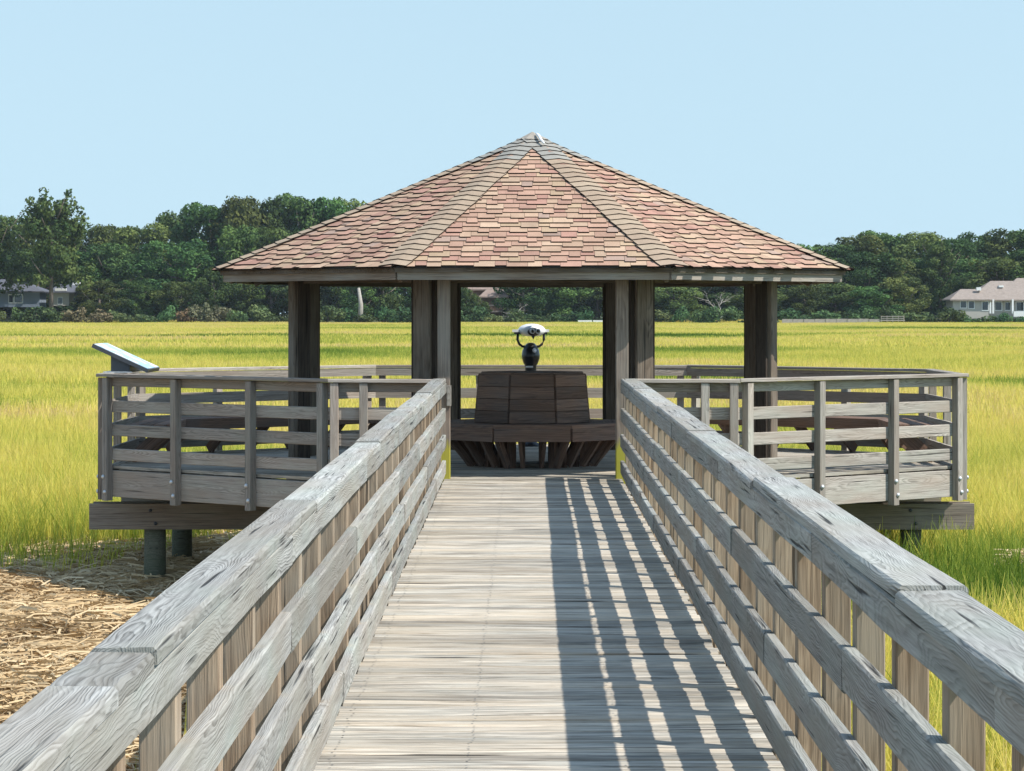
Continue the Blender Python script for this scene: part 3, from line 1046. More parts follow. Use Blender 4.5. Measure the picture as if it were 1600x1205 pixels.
def raw_mesh(name, V, F, mat, blade=None):
    """V (n,3) array, F (m,4) array of quads"""
    me = bpy.data.meshes.new(name)
    n, m = len(V), len(F)
    me.vertices.add(n)
    me.vertices.foreach_set('co', np.asarray(V, dtype=np.float32).ravel())
    me.loops.add(m * 4)
    me.loops.foreach_set('vertex_index', np.asarray(F, dtype=np.int32).ravel())
    me.polygons.add(m)
    me.polygons.foreach_set('loop_start', np.arange(0, m * 4, 4, dtype=np.int32))
    me.polygons.foreach_set('loop_total', np.full(m, 4, dtype=np.int32))
    me.materials.append(mat)
    if blade is not None:
        a = me.attributes.new('blade', 'FLOAT', 'POINT')
        a.data.foreach_set('value', np.asarray(blade, dtype=np.float32))
    me.update(calc_edges=True)
    me.validate()
    return me


def tuft(name, n, rx, ry, h, width, bend, mat, seed):
    """n upright blades over an rx-by-ry footprint, each a curved two-quad strip"""
    rs = np.random.RandomState(seed)
    V, F, B = [], [], []
    for _ in range(n):
        bx, by = rs.uniform(-rx, rx), rs.uniform(-ry, ry)
        a = rs.uniform(0, 2 * np.pi)
        hh = h * rs.uniform(0.55, 1.12)
        lean = bend * rs.uniform(0.2, 1.4)
        la = rs.uniform(0, 2 * np.pi)
        w = width * rs.uniform(0.7, 1.3)
        tx, ty = math.cos(a) * w / 2, math.sin(a) * w / 2
        b = len(V)
        bl = rs.uniform(0, 1)
        for (s, ws) in ((0, 1.0), (0.5, 0.9), (1.0, 0.25)):
            ox, oy = math.cos(la) * lean * hh * s ** 1.8, math.sin(la) * lean * hh * s ** 1.8
            z = hh * (s - 0.12 * lean * s * s)
            V += [(bx + ox - tx * ws, by + oy - ty * ws, z), (bx + ox + tx * ws, by + oy + ty * ws, z)]
            B += [bl, bl]
        F += [(b, b + 1, b + 3, b + 2), (b + 2, b + 3, b + 5, b + 4)]
    return raw_mesh(name, np.array(V), np.array(F), mat, B)


def straw_clump(name, n, r, length, width, mat, seed):
    rs = np.random.RandomState(seed)
    V, F, B = [], [], []
    for _ in range(n):
        c = np.array([rs.uniform(-r, r), rs.uniform(-r, r), rs.uniform(0.0, 0.10)])
        a = rs.uniform(0, 2 * np.pi)
        L = length * rs.uniform(0.4, 1.2)
        d = np.array([math.cos(a), math.sin(a), rs.normal(0, 0.16)])
        curve = rs.uniform(-0.25, 0.25) * L
        s = np.array([-math.sin(a), math.cos(a), 0])
        w = width * rs.uniform(0.6, 1.4)
        up = np.array([0, 0, 1.0])
        roll = rs.uniform(-1.2, 1.2)
        wv = (s * math.cos(roll) + up * math.sin(roll)) * w / 2
        b = len(V)
        bl = rs.uniform(0, 1)
        for f in (-0.5, 0.0, 0.5):
            q = c + d * L * f + s * curve * (1 - 4 * f * f) * 0.5 + up * 0.03 * (1 - 4 * f * f)
            q[2] = max(q[2], 0.0)
            V += [q - wv, q + wv]
            B += [bl, bl]
        F += [(b, b + 1, b + 3, b + 2), (b + 2, b + 3, b + 5, b + 4)]
    return raw_mesh(name, np.array(V), np.array(F), mat, B)


def scatter(name, pts, rot, scl, tint, idx, protos, label, cat):
    """one object: a point cloud that a geometry-nodes modifier turns into instances of the prototype meshes"""
    pc = bpy.data.collections.new(name + '_kinds')
    for i, me in enumerate(protos):
        o = bpy.data.objects.new('%s_kind_%02d' % (name, i), me)
        pc.objects.link(o)
    me = bpy.data.meshes.new(name)
    me.vertices.add(len(pts))
    me.vertices.foreach_set('co', np.asarray(pts, dtype=np.float32).ravel())
    for nm, ty, arr, dt in (('rot', 'FLOAT', rot, np.float32), ('scl', 'FLOAT', scl, np.float32), ('tint', 'FLOAT', tint, np.float32), ('idx', 'INT', idx, np.int32)):
        a = me.attributes.new(nm, ty, 'POINT')
        a.data.foreach_set('value', np.asarray(arr, dtype=dt))
    o = add(name, me)
    ng = bpy.data.node_groups.new(name + '_nodes', 'GeometryNodeTree')
    ng.interface.new_socket('Geometry', in_out='INPUT', socket_type='NodeSocketGeometry')
    ng.interface.new_socket('Geometry', in_out='OUTPUT', socket_type='NodeSocketGeometry')
    gi, go = ng.nodes.new('NodeGroupInput'), ng.nodes.new('NodeGroupOutput')
    ci = ng.nodes.new('GeometryNodeCollectionInfo')
    ci.inputs['Collection'].default_value = pc
    ci.inputs['Separate Children'].default_value = True
    ci.inputs['Reset Children'].default_value = True
    ip = ng.nodes.new('GeometryNodeInstanceOnPoints')
    ip.inputs['Pick Instance'].default_value = True

    def named(nm, ty):
        q = ng.nodes.new('GeometryNodeInputNamedAttribute')
        q.data_type = ty
        q.inputs['Name'].default_value = nm
        return q.outputs['Attribute']
    cx = ng.nodes.new('ShaderNodeCombineXYZ')
    L = ng.links.new
    L(gi.outputs[0], ip.inputs['Points'])
    L(ci.outputs[0], ip.inputs['Instance'])
    L(named('idx', 'INT'), ip.inputs['Instance Index'])
    L(named('rot', 'FLOAT'), cx.inputs[2])
    L(cx.outputs[0], ip.inputs['Rotation'])
    L(named('scl', 'FLOAT'), ip.inputs['Scale'])
    L(ip.outputs[0], go.inputs[0])
    md = o.modifiers.new('scatter', 'NODES')
    md.node_group = ng
    return tag(o, label, cat, kind='stuff')


def vnoise(x, y, seed):
    """smooth value noise in 0..1"""
    xi, yi = np.floor(x).astype(np.int64), np.floor(y).astype(np.int64)
    fx, fy = x - xi, y - yi
    fx, fy = fx * fx * (3 - 2 * fx), fy * fy * (3 - 2 * fy)

    def h(a, b):
        v = (a * 374761393 + b * 668265263 + seed * 144269504) & 0x7fffffff
        v = ((v ^ (v >> 13)) * 1274126177) & 0x7fffffff
        return ((v ^ (v >> 16)) & 0xffff) / 65535.0
    return (h(xi, yi) * (1 - fx) + h(xi + 1, yi) * fx) * (1 - fy) + (h(xi, yi + 1) * (1 - fx) + h(xi + 1, yi + 1) * fx) * fy


def wedge(n, y0, y1, k=0.235, xpad=1.5):
    """n points spread evenly over the part of the marsh in view between two depths"""
    u = nrs.uniform(0, 1, n)
    y = np.sqrt(y0 * y0 + u * (y1 * y1 - y0 * y0))
    x = nrs.uniform(-1, 1, n) * (k * y + xpad)
    return x, y


def wrack_edge(x, y):
    """> 0 where the drifted straw lies (left of the boardwalk, in front of and below the platform)"""
    edge = 36.0 + 2.2 * vnoise(x * 0.55, x * 0.0, 3) + np.clip((x + 5.0) * 1.2, -3.6, 3.0)
    right = 0.4 + 0.6 * vnoise(y * 0.5, y * 0, 9)
    return np.minimum(edge - y, right - x)


def marsh_tint(x, y):
    ly = np.log(np.maximum(y, 5.0))
    b = vnoise(x / (0.055 * y + 3.0) + 17, ly * 9.0, 21)
    b2 = vnoise(x / (0.020 * y + 1.0), ly * 22.0, 22)
    t = 0.66 + (b - 0.5) * 0.52 + (b2 - 0.5) * 0.26
    # greener creek-side bands that cross the marsh
    for (yc, wd, amt, sx, sd) in ((300, 0.05, 0.30, 30, 31), (430, 0.04, 0.26, 45, 32), (175, 0.07, 0.24, 16, 33), (106, 0.05, 0.22, 9, 34)):
        m = np.exp(-((ly - math.log(yc) - 0.10 * (vnoise(x / sx, x * 0, sd) - 0.5)) / wd) ** 2)
        t -= 2.0 * amt * m * np.clip(vnoise(x / sx * 1.3 + 5, ly * 3, sd + 7) * 2.2 - 0.55, 0, 1)
    nearg = np.exp(-((y - 29.5) / 5.5) ** 2) * (x > 0)
    t -= 0.42 * nearg
    return t


near_t = [tuft('near', 26, 0.20, 0.20, 0.86, 0.013, 0.34, M['grass'], 40 + i) for i in range(5)]
mid_t = [tuft('mid', 42, 0.55, 0.40, 0.84, 0.030, 0.30, M['grass'], 60 + i) for i in range(4)]
far_t = [tuft('far', 80, 1.9, 1.1, 0.82, 0.085, 0.26, M['grass'], 80 + i) for i in range(4)]
dead_t = [straw_clump('wrack', 22, 0.28, 0.42, 0.014, M['straw'], 90 + i) for i in range(5)]

# near: right of the boardwalk from close by, left only beyond the wrack
x, y = wedge(26000, 13, 64)
keep = (wrack_edge(x, y) < 4.5 * nrs.uniform(0, 1, len(x)) ** 5 - 0.6) & ~((np.abs(x - 0.09) < 1.15) & (y < 29)) & ~((np.abs(x - 0.09) < 4.6) & (y > 30) & (y < 35.5) & (nrs.uniform(0, 1, len(x)) < 0.85))
x, y = x[keep], y[keep]
sc = nrs.uniform(0.75, 1.12, len(x)) * np.where(x > 0, 0.94, 1.0)
fr = np.clip((-wrack_edge(x, y)) / 2.5, 0, 1)
sc *= 0.85 + 0.15 * fr
tint = marsh_tint(x, y) + nrs.normal(0, 0.05, len(x))
ti = tint - 0.15 * (1 - fr) * (x < 0)
scatter('marsh_grass', np.stack([x, y, ground_z(x, y) - 0.02], 1), nrs.uniform(0, 6.28, len(x)), sc, ti, nrs.randint(0, 5, len(x)), near_t,
        'tall yellow-green cordgrass around the boardwalk and platform', 'grass')
x, y = wedge(30000, 60, 190)
scatter('marsh_grass', np.stack([x, y, ground_z(x, y) - 0.02], 1), nrs.uniform(0, 6.28, len(x)), nrs.uniform(0.85, 1.12, len(x)) * (0.9 + 0.2 * vnoise(x / 6, y / 6, 4)),
        marsh_tint(x, y) + nrs.normal(0, 0.05, len(x)), nrs.randint(0, 4, len(x)), mid_t, 'yellow-green cordgrass in the middle of the marsh behind the gazebo', 'grass')
x, y = wedge(42000, 185, SHORE + 8)
scatter('marsh_grass', np.stack([x, y, ground_z(x, y) - 0.02], 1), nrs.uniform(0, 6.28, len(x)), nrs.uniform(0.85, 1.15, len(x)) * (0.85 + 0.3 * vnoise(x / 14, y / 22, 5)),
        marsh_tint(x, y) + nrs.normal(0, 0.05, len(x)), nrs.randint(0, 4, len(x)), far_t, 'pale marsh grass stretching away to the far shore', 'grass')
# wrack: a springy mat of broken reed
x, y = nrs.uniform(-9.5, 1.4, 16000), nrs.uniform(11, 41, 16000)
keep = wrack_edge(x, y) > -2.6
x, y = x[keep], y[keep]
lump = vnoise(x * 0.9, y * 0.7, 61) * 0.14 + vnoise(x * 2.5, y * 2.2, 62) * 0.06 - 0.05
scatter('straw_wrack', np.stack([x, y, ground_z(x, y) + lump - 0.02], 1), nrs.uniform(0, 6.28, len(x)), nrs.uniform(0.8, 1.3, len(x)),
        0.45 + 0.5 * (vnoise(x * 0.6, y * 0.5, 63) - 0.5) + nrs.normal(0, 0.10, len(x)), nrs.randint(0, 5, len(x)), dead_t,
        'mat of broken dry reed straw drifted up left of the boardwalk', 'straw')
# one clump of bleached straw caught in the green grass on the right
cx_, cy_ = (1572 - VPX) / FPX * 30.2, 30.2
x, y = nrs.normal(cx_ + 0.1, 0.12, 20), nrs.normal(cy_ - 0.5, 0.12, 20)
scatter('straw_clump', np.stack([x, y, ground_z(x, y) + nrs.uniform(0.35, 0.55, 20)], 1), nrs.uniform(0, 6.28, 20), nrs.uniform(0.5, 0.8, 20),
        nrs.uniform(0.4, 0.75, 20), nrs.randint(0, 5, 20), dead_t, 'small heap of bleached straw caught in the green grass at right', 'straw')

# ------------------------------------------------------------------ far shore: trees, shrubs, houses
def leaf_mat(name, dark, light, trans=0.22, vary=0.34, hue=0.6):
    t = NT(name)
    oi = t.node('ShaderNodeObjectInfo')
    vt = t.node('ShaderNodeAttribute', attribute_name='blade')
    c = t.mix(vt.outputs['Fac'], dark, light)
    v = t.math('MULTIPLY_ADD', oi.outputs['Random'], vary * 2, 1 - vary)
    r2 = t.math('FRACT', t.math('MULTIPLY', oi.outputs['Random'], 13.7))
    c = t.mix(1.0, c, t.comb(t.math('MULTIPLY', v, t.math('MULTIPLY_ADD', r2, hue, 1.02 - hue / 2)), v, v), 'MULTIPLY')
    t.put(t.bsdf.inputs['Base Color'], c)
    t.bsdf.inputs['Roughness'].default_value = 0.75
    t.bsdf.inputs['Specular IOR Level'].default_value = 0.15
    tr = t.node('ShaderNodeBsdfTranslucent')
    t.put(tr.inputs['Color'], c)
    mx = t.node('ShaderNodeMixShader')
    mx.inputs[0].default_value = trans
    t.l.new(t.bsdf.outputs[0], mx.inputs[1])
    t.l.new(tr.outputs[0], mx.inputs[2])
    t.l.new(mx.outputs[0], t.out.inputs['Surface'])
    return t.m


M['oak'] = leaf_mat('oak_leaves', (0.030, 0.062, 0.020), (0.120, 0.175, 0.045))
M['light_leaf'] = leaf_mat('loose_light_leaves', (0.040, 0.080, 0.022), (0.125, 0.165, 0.045), vary=0.1, hue=0.12)
M['shrub'] = leaf_mat('shrub_leaves', (0.045, 0.090, 0.035), (0.125, 0.185, 0.065))
M['brown_shrub'] = leaf_mat('browned_leaves', (0.10, 0.095, 0.045), (0.21, 0.165, 0.095))
M['bark'] = plain('grey_bark', (0.16, 0.13, 0.105), 0.95, 0, 0.35, 3, spec=0.1)
M['pale_bark'] = plain('pale_dead_wood', (0.36, 0.33, 0.29), 0.95, 0, 0.2, 3, spec=0.1)


def crown_mesh(name, lumps, per, size, mat, seed, squash=0.8):
    """lumps: (x,y,z,r); leaf-spray quads over each lump's shell and inside it"""
    rs = np.random.RandomState(seed)
    V, B = [], []
    for (cx, cy, cz, r) in lumps:
        n = int(per * r * r)
        d = rs.normal(size=(n, 3))
        d /= np.linalg.norm(d, axis=1)[:, None]
        rr = r * rs.uniform(0.55, 1.08, n) ** 0.6
        c = d * rr[:, None] * np.array([1, 1, squash]) + np.array([cx, cy, cz])
        nrm = d * 0.9 + rs.normal(size=(n, 3)) * 0.55 + np.array([0, 0, 0.35])
        nrm /= np.linalg.norm(nrm, axis=1)[:, None]
        a = np.cross(nrm, rs.normal(size=(n, 3)))
        a /= np.linalg.norm(a, axis=1)[:, None]
        b = np.cross(nrm, a)
        s = size * rs.uniform(0.5, 1.25, n)[:, None]
        asp = rs.uniform(0.45, 0.9, n)[:, None]
        q = np.stack([c - a * s, c - b * s * asp, c + a * s, c + b * s * asp], 1)
        V.append(q.reshape(-1, 3))
        lb = rs.uniform(0.05, 0.95)
        B.append(np.repeat(np.clip(lb + rs.normal(0, 0.2, n), 0, 1), 4))
    V, B = np.concatenate(V), np.concatenate(B)
    return raw_mesh(name, V, np.arange(len(V)).reshape(-1, 4), mat, B)


def trunk_mesh(name, h, r, limbs, mat, seed, lean=0.03):
    rs = random.Random(seed)
    V, F = [], []

    def tube(pts, rads, n=6):
        b = len(V)
        m = tube_mesh(pts, rads, n, mat, 'tmp', False)
        V.extend([v.co.copy() for v in m.vertices])
        F.extend([tuple(b + i for i in p.vertices) for p in m.polygons])
        bpy.data.meshes.remove(m)
    top = Vector((rs.uniform(-lean, lean) * h, rs.uniform(-lean, lean) * h, h))
    tube([(0, 0, -0.6), Vector((top.x * .3, top.y * .3, h * .35)), top], [r * 1.25, r, r * 0.35])
    for (z0, az, L, up) in limbs:
        s = Vector((top.x * z0, top.y * z0, h * z0))
        m = s + Vector((math.cos(az) * L * .5, math.sin(az) * L * .5, up * L * .35))
        e = s + Vector((math.cos(az) * L, math.sin(az) * L, up * L))
        tube([s, m, e], [r * 0.5, r * 0.33, r * 0.12], 5)
    return mesh_py(name, V, F, mat, True)


PROTO = []
for s in range(7):                                        # broad oaks, modelled 24 m tall
    rs = random.Random(500 + s)
    lumps = []
    wid = rs.uniform(8.0, 10.5)
    for i in range(44):
        a = rs.uniform(0, 2 * math.pi)
        f = math.sqrt(rs.random())
        z = 1.6 + 20.0 * rs.random() ** 0.8
        lim = wid * math.sqrt(max(0.05, 1 - ((z - 9.5) / 13.5) ** 2))
        lumps.append((math.cos(a) * f * lim, math.sin(a) * f * lim, z, rs.uniform(1.7, 3.3)))
    for i in range(9):
        lumps.append((rs.uniform(-.75, .75) * wid, rs.uniform(-.4, .4) * wid, rs.uniform(18.5, 22.9), rs.uniform(0.7, 1.7)))
    limbs = [(rs.uniform(.35, .8), rs.uniform(0, 6.28), rs.uniform(5, 9), rs.uniform(.3, .9)) for _ in range(7)]
    PROTO.append((crown_mesh('crown', lumps, 34, 0.42, M['oak'], s), trunk_mesh('trunk', 19, 0.55, limbs, M['bark'], s), 24.0, 2 * wid))
LOOSE = []
for s in range(2):                                        # the loose pale tree and its kind
    rs = random.Random(700 + s)
    lumps = []
    for i in range(85):
        a = rs.uniform(0, 2 * math.pi)
        z = 7.5 + 16.5 * rs.random()
        lim = 7.5 * (1 - (abs(z - 11) / 16) ** 1.6)
        f = math.sqrt(rs.random())
        lumps.append((math.cos(a) * f * lim, math.sin(a) * f * lim, z, rs.uniform(1.0, 2.1)))
    for (x, z) in ((-4.2, 24.2), (-1.5, 26.0), (1.5, 23.5), (3.4, 25.6), (5.6, 22.5), (-2.8, 22.5)):
        lumps += [(x, 0, z, 1.0), (x + .3, .4, z - 1.6, 1.5), (x - .5, -.4, z - 3.2, 1.9)]
    limbs = [(rs.uniform(.3, .9), rs.uniform(0, 6.28), rs.uniform(4, 7), rs.uniform(.6, 1.4)) for _ in range(10)]
    LOOSE.append((crown_mesh('crown', lumps, 34, 0.40, M['light_leaf'], 30 + s), trunk_mesh('trunk', 23, 0.42, limbs, M['bark'], 30 + s), 27.0, 15.0))


def shrub_proto(mat, seed, h=4.0, w=3.2, n=9, per=60, size=0.30):
    rs = random.Random(seed)
    lumps = [(rs.uniform(-w, w) * .6, rs.uniform(-w, w) * .5, rs.uniform(0.7, h * 0.72), rs.uniform(0.8, 1.5)) for _ in range(n)]
    return (crown_mesh('foliage', lumps, per, size, mat, seed), trunk_mesh('stem', h * .6, 0.08, [(.4, rs.uniform(0, 6), 1.2, 1), (.5, rs.uniform(0, 6), 1.3, .8)], M['bark'], seed), h, 2 * w)


SHRUB = [shrub_proto(M['shrub'], 800 + s) for s in range(5)]
BROWN = [shrub_proto(M['brown_shrub'], 820 + s) for s in range(2)]

ORD = ['first', 'second', 'third', 'fourth', 'fifth', 'sixth', 'seventh', 'eighth', 'ninth', 'tenth', 'eleventh', 'twelfth', 'thirteenth', 'fourteenth', 'fifteenth', 'sixteenth',
       'seventeenth', 'eighteenth', 'nineteenth', 'twentieth']
TENS = {2: 'twenty', 3: 'thirty', 4: 'forty', 5: 'fifty', 6: 'sixty'}


def ordinal(i):
    if i <= 20:
        return ORD[i - 1]
    if i % 10 == 0:
        return {3: 'thirtieth', 4: 'fortieth', 5: 'fiftieth', 6: 'sixtieth'}[i // 10]
    return TENS[i // 10] + '-' + ORD[i % 10 - 1]


def plant(name, label, cat, proto, xpx, top, wpx, depth, group, parts=('crown', 'trunk'), yaw=None, base=None):
    """a tree whose top and width are given in photo pixels, standing on the ground at its depth"""
    x = (xpx - VPX) / FPX * depth
    gz = float(ground_z(np.float64(x), np.float64(depth))) if base is None else base
    ztop = CAMH - (top - VPY) / FPX * depth
    sz = max(0.1, (ztop - gz) / proto[2])
    sw = wpx / FPX * depth / proto[3]
    m = Matrix.Translation((x, depth, gz)) @ Matrix.Rotation(rnd.uniform(0, 6.28) if yaw is None else yaw, 4, 'Z') @ Matrix.Diagonal((sw, sw, sz, 1))
    o = bpy.data.objects.new(name, None)
    link(o, None, m)
    tag(o, label, cat, group)
    add(parts[0], proto[0], o, m)
    add(parts[1], proto[1], o, m)
    return o


SKY_X = [-120, 0, 30, 60, 130, 165, 200, 215, 260, 280, 330, 360, 450, 520, 585, 700, 830, 1000, 1150, 1225, 1290, 1340, 1370, 1410, 1460, 1480, 1510, 1560, 1600, 1750]
SKY_Y = [332, 334, 328, 330, 340, 347, 353, 346, 338, 322, 310, 302, 300, 303, 306, 312, 330, 350, 366, 374, 378, 367, 357, 352, 364, 370, 361, 360, 352, 352]

i, x = 0, -90.0
while x < 1700:
    i += 1
    top = float(np.interp(x, SKY_X, SKY_Y)) + rnd.uniform(-3, 5)
    plant('oak_tree', 'dark oak whose crown meets the sky, %s from the left in the back row' % ordinal(i), 'tree', rnd.choice(PROTO), x, top, rnd.uniform(95, 140), rnd.uniform(715, 760),
          'back row of the far tree line')
    x += rnd.uniform(38, 58)
i, x = 0, -100.0
while x < 1700:
    i += 1
    top = float(np.interp(x, SKY_X, SKY_Y))
    top = top + (500 - top) * rnd.uniform(0.18, 0.42)
    plant('oak_tree', 'dark green oak below the skyline, %s from the left in the middle row' % ordinal(i), 'tree', rnd.choice(PROTO), x, top, rnd.uniform(90, 140), rnd.uniform(682, 706),
          'middle row of the far tree line')
    x += rnd.uniform(42, 62)
i, x = 0, -80.0
while x < 1690:
    if not (-100 < x < 150 or 715 < x < 800 or 1440 < x < 1690 or 1070 < x < 1165):
        i += 1
        top = float(np.interp(x, SKY_X, SKY_Y))
        top = top + (500 - top) * rnd.uniform(0.48, 0.66)
        plant('understorey_tree', 'low leafy tree at the marsh edge, %s from the left in the front row' % ordinal(i), 'tree', rnd.choice(PROTO), x, top, rnd.uniform(60, 105), rnd.uniform(662, 676),
              'front row of the far tree line')
    x += rnd.uniform(40, 75)
plant('pale_tree', 'tall loose light-green tree standing in front of the left house', 'tree', LOOSE[0], 80, 291, 118, 655, None, yaw=0.0)
plant('pale_tree', 'light-green tree at the left edge of the photo beside the grey house', 'tree', LOOSE[1], -8, 338, 95, 658, None, yaw=1.0)
plant('pale_tree', 'bright green tree rising above the others left of the right-hand house', 'tree', (LOOSE[1][0], LOOSE[1][1], 27.0, 15.0), 1468, 376, 70, 690, None, yaw=2.2)

# shrubs along the marsh edge
i, x = 0, -40.0
while x < 1660:
    i += 1
    brown = (100 < x < 165) or (285 < x < 352)
    top = rnd.uniform(474, 490) if not (1490 < x < 1660) else rnd.uniform(486, 493)
    if -40 <= x < 100:
        top = rnd.uniform(476, 484)
    plant('brown_shrub' if brown else 'green_shrub',
          ('browned shrub at the marsh edge, %s shrub from the left' if brown else 'green shrub at the marsh edge, %s shrub from the left') % ordinal(i), 'shrub',
          rnd.choice(BROWN if brown else SHRUB), x, top - (8 if brown else 0), rnd.uniform(34, 62), rnd.uniform(645, 654), 'shrubs along the far marsh edge', ('foliage', 'stem'))
    x += rnd.uniform(22, 36)


# a dense thicket of young trees closes the gaps under the crowns
i, x = 0, -110.0
while x < 1710:
    i += 1
    plant('thicket_bush', 'tall dark bush filling the shade under the far trees, %s from the left' % ordinal(i), 'bush', rnd.choice(SHRUB), x, rnd.uniform(447, 468), rnd.uniform(70, 105),
          rnd.uniform(690, 712), 'thicket under the far trees', ('foliage', 'stem'))
    x += rnd.uniform(30, 44)

# bare dead tree and the pale trunk seen through the gazebo
def bare_tree(name, label, xpx, top, depth, seed, spread=1.0, mat=None):
    rs = random.Random(seed)
    x = (xpx - VPX) / FPX * depth
    gz = float(ground_z(np.float64(x), np.float64(depth)))
    H = CAMH - (top - VPY) / FPX * depth - gz
    root = thing(name, label, 'tree', (x, depth, gz))
    V, F = [], []

    def tube(pts, rads):
        b = len(V)
        m = tube_mesh(pts, rads, 5, mat, 'tmp', False)
        V.extend([v.co.copy() for v in m.vertices])
        F.extend([tuple(b + i for i in p.vertices) for p in m.polygons])
        bpy.data.meshes.remove(m)

    def grow(p, d, L, r, lev):
        mid = p + d * L * .5 + Vector((rs.uniform(-.08, .08), rs.uniform(-.08, .08), rs.uniform(-.05, .05))) * L
        e = p + d * L
        tube([p, mid, e], [r, r * .8, r * .5])
        if lev > 0:
            for _ in range(3 if lev > 1 else 2):
                nd = (d + Vector((rs.uniform(-1, 1) * spread, rs.uniform(-1, 1), rs.uniform(-.5, .5)))).normalized()
                grow(p + d * L * rs.uniform(.5, 1.0), nd, L * rs.uniform(.55, .8), r * .55, lev - 1)
    grow(Vector((x, depth, gz - .4)), Vector((rs.uniform(-.1, .1), 0, 1)).normalized(), H * 0.42, H * 0.022, 4)
    add('branches', mesh_py('branches', V, F, mat, True), root)
    return root


bare_tree('dead_tree', 'bare grey dead tree seen through the right of the gazebo', 1122, 441, 652, 4, 1.5, M['pale_bark'])
bare_tree('dead_tree', 'thin bare tree behind the viewer inside the gazebo opening', 806, 462, 652, 9, 1.3, M['pale_bark'])
o = plant('pale_trunk_tree', 'small tree with a pale straight trunk seen between the left gazebo posts', 'tree', PROTO[3], 563, 432, 60, 657, None)
xx = (562 - VPX) / FPX * 649
gz = float(ground_z(np.float64(xx), np.float64(649)))
add('pale_trunk', tube_mesh([(xx, 649, gz - .4), (xx + .3, 649, 3.5), (xx - .25, 649, 7.6)], [0.75, 0.55, 0.35], 7, M['pale_bark'], 'pale_trunk'), o)

# ---- houses
M['roof_tan'] = plain('weathered_roof_shingles', (0.29, 0.24, 0.205), 0.9, 0, 0.18, 1.5, spec=0.1)
M['roof_grey'] = plain('slate_grey_roof', (0.115, 0.12, 0.14), 0.9, 0, 0.18, 1.5, spec=0.1)
M['roof_brown'] = plain('brown_roof', (0.27, 0.20, 0.165), 0.9, 0, 0.18, 1.5, spec=0.1)
M['stucco'] = plain('cream_stucco', (0.45, 0.42, 0.375), 0.9, 0, 0.06, 1.0, spec=0.1)
M['blue_wall'] = plain('blue_grey_siding', (0.20, 0.235, 0.29), 0.9, 0, 0.08, 1.0, spec=0.1)
M['brown_wall'] = plain('brown_siding', (0.24, 0.15, 0.105), 0.9, 0, 0.15, 1.0, spec=0.1)
M['white_trim'] = plain('white_house_trim', (0.78, 0.78, 0.76), 0.7, 0, 0.04, 2.0)
M['pane'] = plain('dark_window_glass', (0.02, 0.03, 0.035), 0.08, 0, 0.1, 0.5, spec=0.7)
M['hedge'] = M['shrub']


def pbox(name, x0, x1, y0, y1, depth, thick, mat, parent):
    """a block spanning photo pixels x0..x1, y0(top)..y1(bottom) at a depth, `thick` metres deep"""
    a, b = px(x0, y0, depth), px(x1, y1, depth)
    m = Matrix.Translation(((a.x + b.x) / 2, depth + thick / 2, (a.z + b.z) / 2))
    return add(name, box_mesh(abs(b.x - a.x), thick, abs(a.z - b.z), mat), parent, m)


def hip_roof(name, x0, x1, rx0, rx1, yr, ye, depth, thick, mat, parent, eave=0.5):
    a, b = px(x0, ye, depth), px(x1, ye, depth)
    r0, r1 = px(rx0, yr, depth), px(rx1, yr, depth)
    yc = depth + thick / 2
    V2 = [(a.x, depth - eave, a.z), (b.x, depth - eave, a.z), (b.x, depth + thick + eave, a.z), (a.x, depth + thick + eave, a.z), (r0.x, yc, r0.z), (r1.x, yc, r1.z)]
    V2 += [(v[0], v[1], v[2] - 0.3) for v in V2[:4]]
    F2 = [(0, 1, 5, 4), (1, 2, 5), (2, 3, 4, 5), (3, 0, 4), (0, 6, 7, 1), (1, 7, 8, 2), (2, 8, 9, 3), (3, 9, 6, 0), (6, 9, 8, 7)]
    return add(name, mesh_py(name, V2, F2, mat), parent)


def window(x0, x1, y0, y1, depth, parent, frame=True):
    w = pbox('window', x0, x1, y0, y1, depth - 0.10, 0.12, M['white_trim'], parent)
    mx, my = (x1 - x0) * 0.10, (y1 - y0) * 0.10
    pbox('pane', x0 + mx, x1 - mx, y0 + my, y1 - my, depth - 0.14, 0.05, M['pane'], w)
    return w


D = 662
h = thing('shore_house', 'large cream house with a tan hipped roof on the right shore', 'house', px(1560, 497, D))
pbox('wall', 1489, 1545, 467, 498, D + 0.4, 11, M['stucco'], h)
pbox('wall', 1543, 1700, 467, 498, D + 2.6, 14, M['stucco'], h)
hip_roof('roof', 1484, 1550, 1507, 1530, 451.5, 468, D, 12, M['roof_tan'], h)
r2 = hip_roof('roof', 1512, 1640, 1556, 1590, 438.5, 468.3, D + 1.2, 15, M['roof_tan'], h)
hip_roof('roof', 1556, 1760, 1598, 1720, 434, 468.6, D + 2.2, 16, M['roof_tan'], h)
pbox('skylight', 1526, 1533, 449, 454, D + 3.2, 1.2, M['white_trim'], r2)
pbox('skylight', 1561, 1568, 446, 449, D + 5.2, 1.2, M['white_trim'], r2)
for (a, b, c, d_) in ((1500, 1511, 470, 482), (1513, 1523, 470, 483), (1534, 1545, 470, 486)):
    window(a, b, c, d_, D + 0.4, h)
for (a, b, c, d_) in ((1554, 1566, 471, 486), (1570, 1579, 471, 486), (1587, 1600, 471, 487), (1604, 1618, 471, 487)):
    window(a, b, c, d_, D + 2.6, h)
for xq in (1547.5, 1552, 1582.5, 1602):
    pbox('column', xq - 1.4, xq + 1.4, 468, 490, D + 0.3, 0.45, M['white_trim'], h)
pbox('terrace_wall', 1584, 1700, 486.5, 495, D - 1.5, 1.2, M['white_trim'], h)

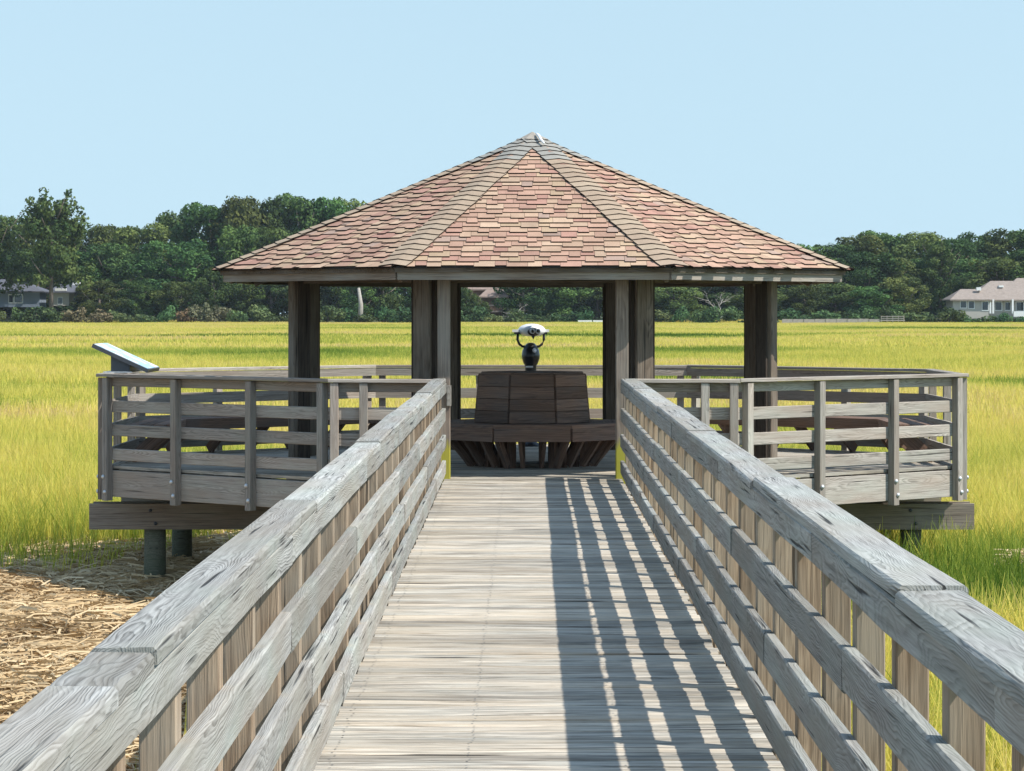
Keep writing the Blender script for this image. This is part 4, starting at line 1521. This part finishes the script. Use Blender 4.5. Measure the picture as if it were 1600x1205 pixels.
D = 668
h = thing('shore_house', 'blue-grey house with a slate roof behind the pale tree at far left', 'house', px(40, 478, D))
pbox('wall', -60, 62, 453, 480, D + 0.5, 9, M['blue_wall'], h)
hip_roof('roof', -66, 70, -20, 24, 436, 455, D, 10, M['roof_grey'], h)
window(13, 21, 460, 474, D + 0.5, h)
window(21.5, 36, 460, 474, D + 0.5, h)
pbox('wall', 80, 108, 455, 478, D + 0.5, 8, M['stucco'], h)
rr = hip_roof('roof', 74, 132, 88, 118, 444, 456, D, 9, M['roof_grey'], h)
pbox('gable_vent', 86, 104, 450.5, 454.5, D - 0.3, 0.4, M['white_trim'], h)
window(90, 98, 464, 476, D + 0.5, h)
pbox('chimney', 113, 124, 441, 453, D + 4, 1.6, M['white_trim'], rr)

D = 664
h = thing('shore_house', 'brown porch house half hidden by trees behind the gazebo opening', 'house', px(768, 490, D))
pbox('wall', 733, 786, 462, 492, D + 2.2, 8, M['brown_wall'], h)
hip_roof('roof', 748, 794, 760, 786, 452, 463.5, D, 9, M['roof_brown'], h)
hip_roof('roof', 724, 780, 738, 770, 437, 452, D + 5, 9, M['roof_brown'], h)
pbox('wall', 730, 776, 452, 466, D + 6, 7, M['brown_wall'], h)
for xq in (753, 783):
    pbox('porch_post', xq - .8, xq + .8, 463, 488, D + 0.1, 0.3, M['roof_brown'], h)
pbox('porch_rail', 753, 783, 476, 478, D + 0.1, 0.2, M['roof_tan'], h)
pbox('porch_panel', 754, 782, 478, 485, D + 0.2, 0.1, M['brown_wall'], h)
pbox('porch_floor', 752, 784, 485.5, 488, D - 0.1, 2.4, M['roof_tan'], h)

for (xq, tq, wq) in ((728, 446, 40), (742, 458, 34), (756, 470, 30)):
    plant('screening_tree', 'leafy tree screening the %s of the brown porch house' % {728: 'left end', 742: 'front wall', 756: 'porch step'}[xq], 'tree', LOOSE[1], xq, tq, wq, 658, None)
# ---- small things on the marsh edge
D = 632
h = thing('fishing_dock', 'small grey timber dock at the marsh edge beyond the right platform rail', 'dock', px(1395, 506, D))
pbox('deck', 1376, 1414, 500, 501.5, D, 4, M['pale_bark'], h)
for xq in (1377, 1386, 1395, 1404, 1412.5):
    pbox('post', xq - .6, xq + .6, 493.5, 508, D + 0.05, 0.2, M['pale_bark'], h)
for yq in (494, 497):
    pbox('rail', 1376.5, 1413, yq, yq + 1.0, D - 0.06, 0.1, M['pale_bark'], h)
D = 640
h = thing('timber_bulkhead', 'low grey bulkhead along the shore right of the gazebo', 'wall', px(1300, 505, D))
for k_ in range(9):
    a = 1222 + k_ * 17
    pbox('panel', a, a + 16.4, 498.5 + rnd.uniform(-.5, .5), 506, D + 0.1 * (k_ % 2), 0.3, M['pale_bark'], h)
h = thing('white_seawall', 'short white seawall at the marsh edge seen through the gazebo', 'wall', px(945, 506, D))
for (a, b) in ((903, 925), (926.5, 949), (950, 972)):
    pbox('panel', a, b, 500.5, 506, D, 0.3, M['white_trim'], h)

# ------------------------------------------------------------------ thin marsh haze
hz = add('haze', box_mesh(3800, 2800, 60, M['pane'], 'haze').copy(), None, Matrix.Translation((0, 1290, 27)))
hm_ = bpy.data.materials.new('thin_haze')
hm_.use_nodes = True
hn = hm_.node_tree.nodes
hn.clear()
ho = hn.new('ShaderNodeOutputMaterial')
hv = hn.new('ShaderNodeVolumePrincipled')
hv.inputs['Color'].default_value = (0.80, 0.90, 1.0, 1)
hv.inputs['Density'].default_value = 0.00005
hv.inputs['Anisotropy'].default_value = 0.0
hm_.node_tree.links.new(hv.outputs[0], ho.inputs['Volume'])
hz.data.materials.clear()
hz.data.materials.append(hm_)
tag(hz, 'thin pale haze over the marsh', 'haze', kind='stuff')
